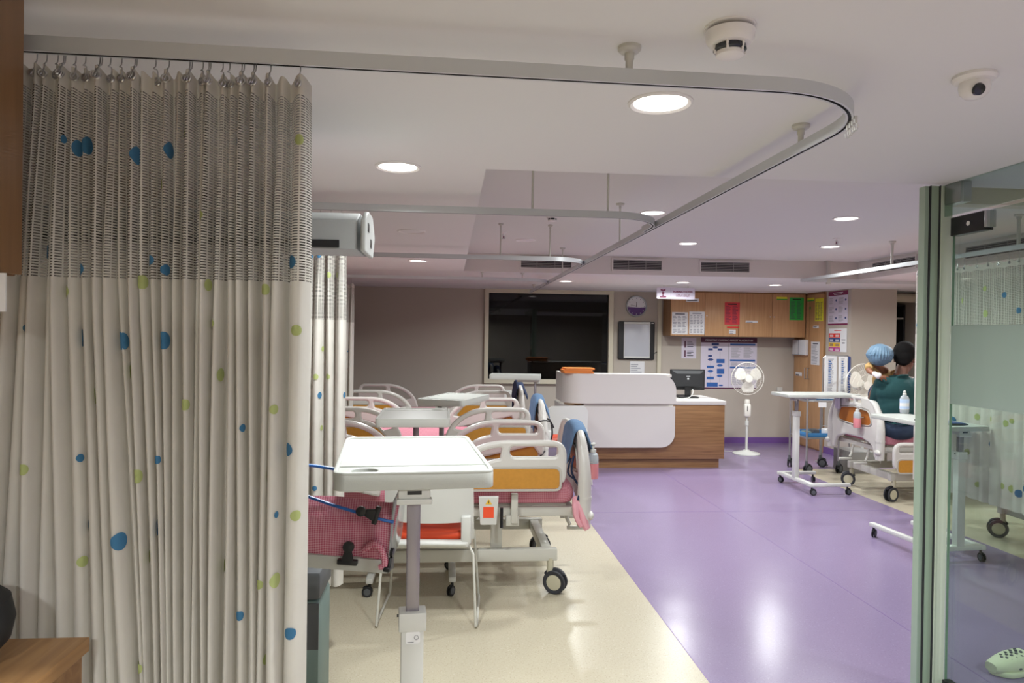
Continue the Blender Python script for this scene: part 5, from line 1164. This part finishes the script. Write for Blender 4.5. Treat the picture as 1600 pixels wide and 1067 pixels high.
# legs folded to the right along the bed edge
b.tube([(.08, .0, .09), (.30, -.02, .10), (.50, -.03, .09), (.52, -.06, .02), (.50, -.09, -.25), (.49, -.10, -.43)], [.09, .085, .065, .06, .055, .038], 14, sub=3)
b.tube([(-.04, .08, .09), (.16, .20, .10), (.40, .28, .10), (.52, .20, .06), (.40, .06, .07)], [.09, .085, .065, .055, .045], 14, sub=3)
b.tube([(.49, -.09, -.43), (.56, -.12, -.46), (.64, -.13, -.47)], [.038, .036, .025], 10, sub=2)
body = fused(b, 'body', t, .011, 5)
s = MB('shirt_teal')
ball(s, (.015, .01, .19), (.205, .150, .10)); ball(s, (.0, -.005, .27), (.190, .132, .17)); ball(s, (0, .005, .42), (.215, .135, .16)); ball(s, (-.135, .02, .51), (.085, .085, .075)); ball(s, (.165, .03, .50), (.085, .085, .075)); ball(s, (.01, .0, .34), (.205, .125, .22)); ball(s, (-.06, .0, .46), (.12, .10, .11)); ball(s, (.10, .0, .46), (.12, .10, .11)); ball(s, (.02, .02, .545), (.14, .085, .05))
s.tube([(-.14, .03, .51), (-.16, .08, .41), (-.15, .14, .31)], [.078, .064, .056], 14, sub=3); s.tube([(.19, .03, .51), (.255, .07, .38), (.265, .12, .28)], [.09, .078, .068], 14, sub=3)
for k in range(5): s.tube([(-.17, -.09+.01*k, .13+.035*k), (0, -.145+.004*k, .12+.04*k), (.17, -.09, .145+.035*k)], [.006, .012, .006], 8, sub=3)
s.tube([(-.045, -.055, .585), (.02, -.062, .595), (.09, -.03, .592)], [.012, .014, .012], 8, sub=3)
fused(s, 'shirt', t, .010, 4)
j = MB('jeans')
ball(j, (.03, .03, .07), (.205, .160, .13)); j.tube([(.08, .0, .09), (.30, -.02, .10), (.51, -.03, .085), (.54, -.06, .02), (.515, -.09, -.22), (.505, -.10, -.38)], [.115, .105, .085, .078, .07, .062], 14, sub=3)
j.tube([(-.04, .08, .09), (.16, .20, .10), (.42, .29, .10), (.54, .20, .065), (.40, .05, .075)], [.11, .105, .085, .075, .062], 14, sub=3)
for k in range(4): j.tube([(.18+.07*k, -.10, .02), (.22+.07*k, -.135, .09), (.27+.07*k, -.10, .17)], [.005, .009, .005], 8, sub=3)
fused(j, 'jeans', t, .011, 4)
h = MB('hair')
hball(h, hp(0, -.030, .052), (.088, .096, .088), hr); hball(h, hp(0, -.055, .0), (.080, .062, .080), hr); hball(h, hp(0, .04, .085), (.062, .05, .04), hr); hball(h, hp(.062, -.03, .02), (.028, .05, .045), hr); hball(h, hp(-.062, -.03, .02), (.028, .05, .045), hr); hball(h, hp(0, -.065, -.045), (.060, .035, .04), hr)
fused(h, 'hair', t, .008, 3)
# the child carried on the left shoulder
cc = at(1378, 557, Y=PYY+.02)
t = thing('person', 'small child in a blue bouffant cap held at the shoulder of the person in teal', 'person', (cc.x, PYY+.14, cc.z-.45))
b = MB('skin_child')
OX = .155
ball(b, (OX, .10, .10), (.10, .085, .14)); ball(b, (OX, .08, .22), (.090, .08, .10)); b.tube([(OX-.02, .05, .30), (.03, .0, .36), (.01, -.04, .40)], [.05, .035, .035], 12)
ball(b, (0, -.08, .45), (.070, .078, .085)); ball(b, (.02, -.10, .40), (.05, .05, .04)); ball(b, (.03, -.145, .425), (.010, .012, .012))
b.tube([(OX-.08, .06, .29), (-.02, .03, .33), (-.085, -.05, .335), (-.115, -.10, .30), (-.08, -.185, .265)], [.034, .034, .030, .026, .018], 12, sub=3)
ball(b, (-.06, -.205, .248), (.028, .014, .022))
for k in range(4): b.tube([(-.045+.004*k, -.208, .262-.010*k), (-.022+.003*k, -.212, .265-.014*k), (-.006, -.212, .258-.016*k)], [.0066, .0062, .0054], 6)
b.tube([(-.065, -.206, .232), (-.050, -.212, .212)], [.0075, .0065], 6)
b.tube([(OX+.08, .06, .29), (OX+.10, .0, .22), (OX+.06, .02, .14)], [.034, .03, .024], 10, sub=2)
for q in (-1, 1): b.tube([(OX+q*.05, .10, .04), (OX+q*.10, .12, -.04), (OX+q*.10, .10, -.18)], [.06, .045, .035], 12, sub=2)
fused(b, 'body', t, .0075, 3)
c = MB('child_yellow'); ball(c, (OX, .09, .20), (.105, .10, .13)); c.tube([(OX-.07, .06, .29), (-.02, .03, .335), (-.075, -.03, .345), (-.112, -.085, .325)], [.045, .044, .042, .036], 12, sub=3); c.tube([(OX+.08, .06, .29), (OX+.10, .0, .23)], [.045, .04], 12)
for k in range(5): c.tube([(-.125+.02*k, -.09+.012*k, .335+.004*k), (-.095+.02*k, -.065+.012*k, .372), (-.06+.02*k, -.03+.012*k, .368)], .005, 6, sub=2)
fused(c, 'shirt', t, .008, 3)
c = MB('towel_navy'); ball(c, (OX-.02, .11, .05), (.12, .10, .13))
for q in (-1, 1): c.tube([(OX+q*.05, .10, .04), (OX+q*.10, .12, -.04), (OX+q*.10, .10, -.14)], [.075, .06, .05], 12, sub=2)
fused(c, 'trousers', t, .009, 3)
c = MB('bandage'); ball(c, (-.078, -.190, .262), (.032, .028, .032)); c.tube([(-.10, -.14, .285), (-.078, -.19, .262)], [.026, .026], 10); fused(c, 'bandage', t, .007, 2)
c = MB('cap_blue'); rr = random.Random(5)
ball(c, (0, -.085, .465), (.110, .110, .112), (0, .12, 0), 28); ball(c, (-.04, -.09, .44), (.07, .09, .08)); ball(c, (.05, -.09, .48), (.075, .09, .08))
for k in range(26):
    a = k*2*PI/26; c.tube([(.10*math.cos(a)*.9, -.085+.10*math.sin(a), .40+.012*math.sin(a*3)), (.122*math.cos(a+.1), -.085+.118*math.sin(a+.1), .47), (.075*math.cos(a+.25), -.085+.075*math.sin(a+.25), .555)], [.004, .0075*rr.uniform(.6, 1.3), .004], 6, sub=3)
fused(c, 'bouffant_cap', t, .007, 1)

# ================================================================== RENDER SETTINGS
w = bpy.data.worlds.new('world'); SC.world = w; w.use_nodes = True
w.node_tree.nodes['Background'].inputs[0].default_value = (.02, .025, .035, 1); w.node_tree.nodes['Background'].inputs[1].default_value = 1
SC.view_settings.view_transform = 'Standard'; SC.view_settings.look = 'None'; SC.view_settings.exposure = .0; SC.view_settings.gamma = 1; SC.view_settings.use_curve_mapping = False
for k, v in (('max_bounces', 10), ('diffuse_bounces', 8), ('glossy_bounces', 4), ('transmission_bounces', 6), ('transparent_max_bounces', 24), ('caustics_reflective', False), ('caustics_refractive', False), ('sample_clamp_indirect', 4.0)):
    setattr(SC.cycles, k, v)
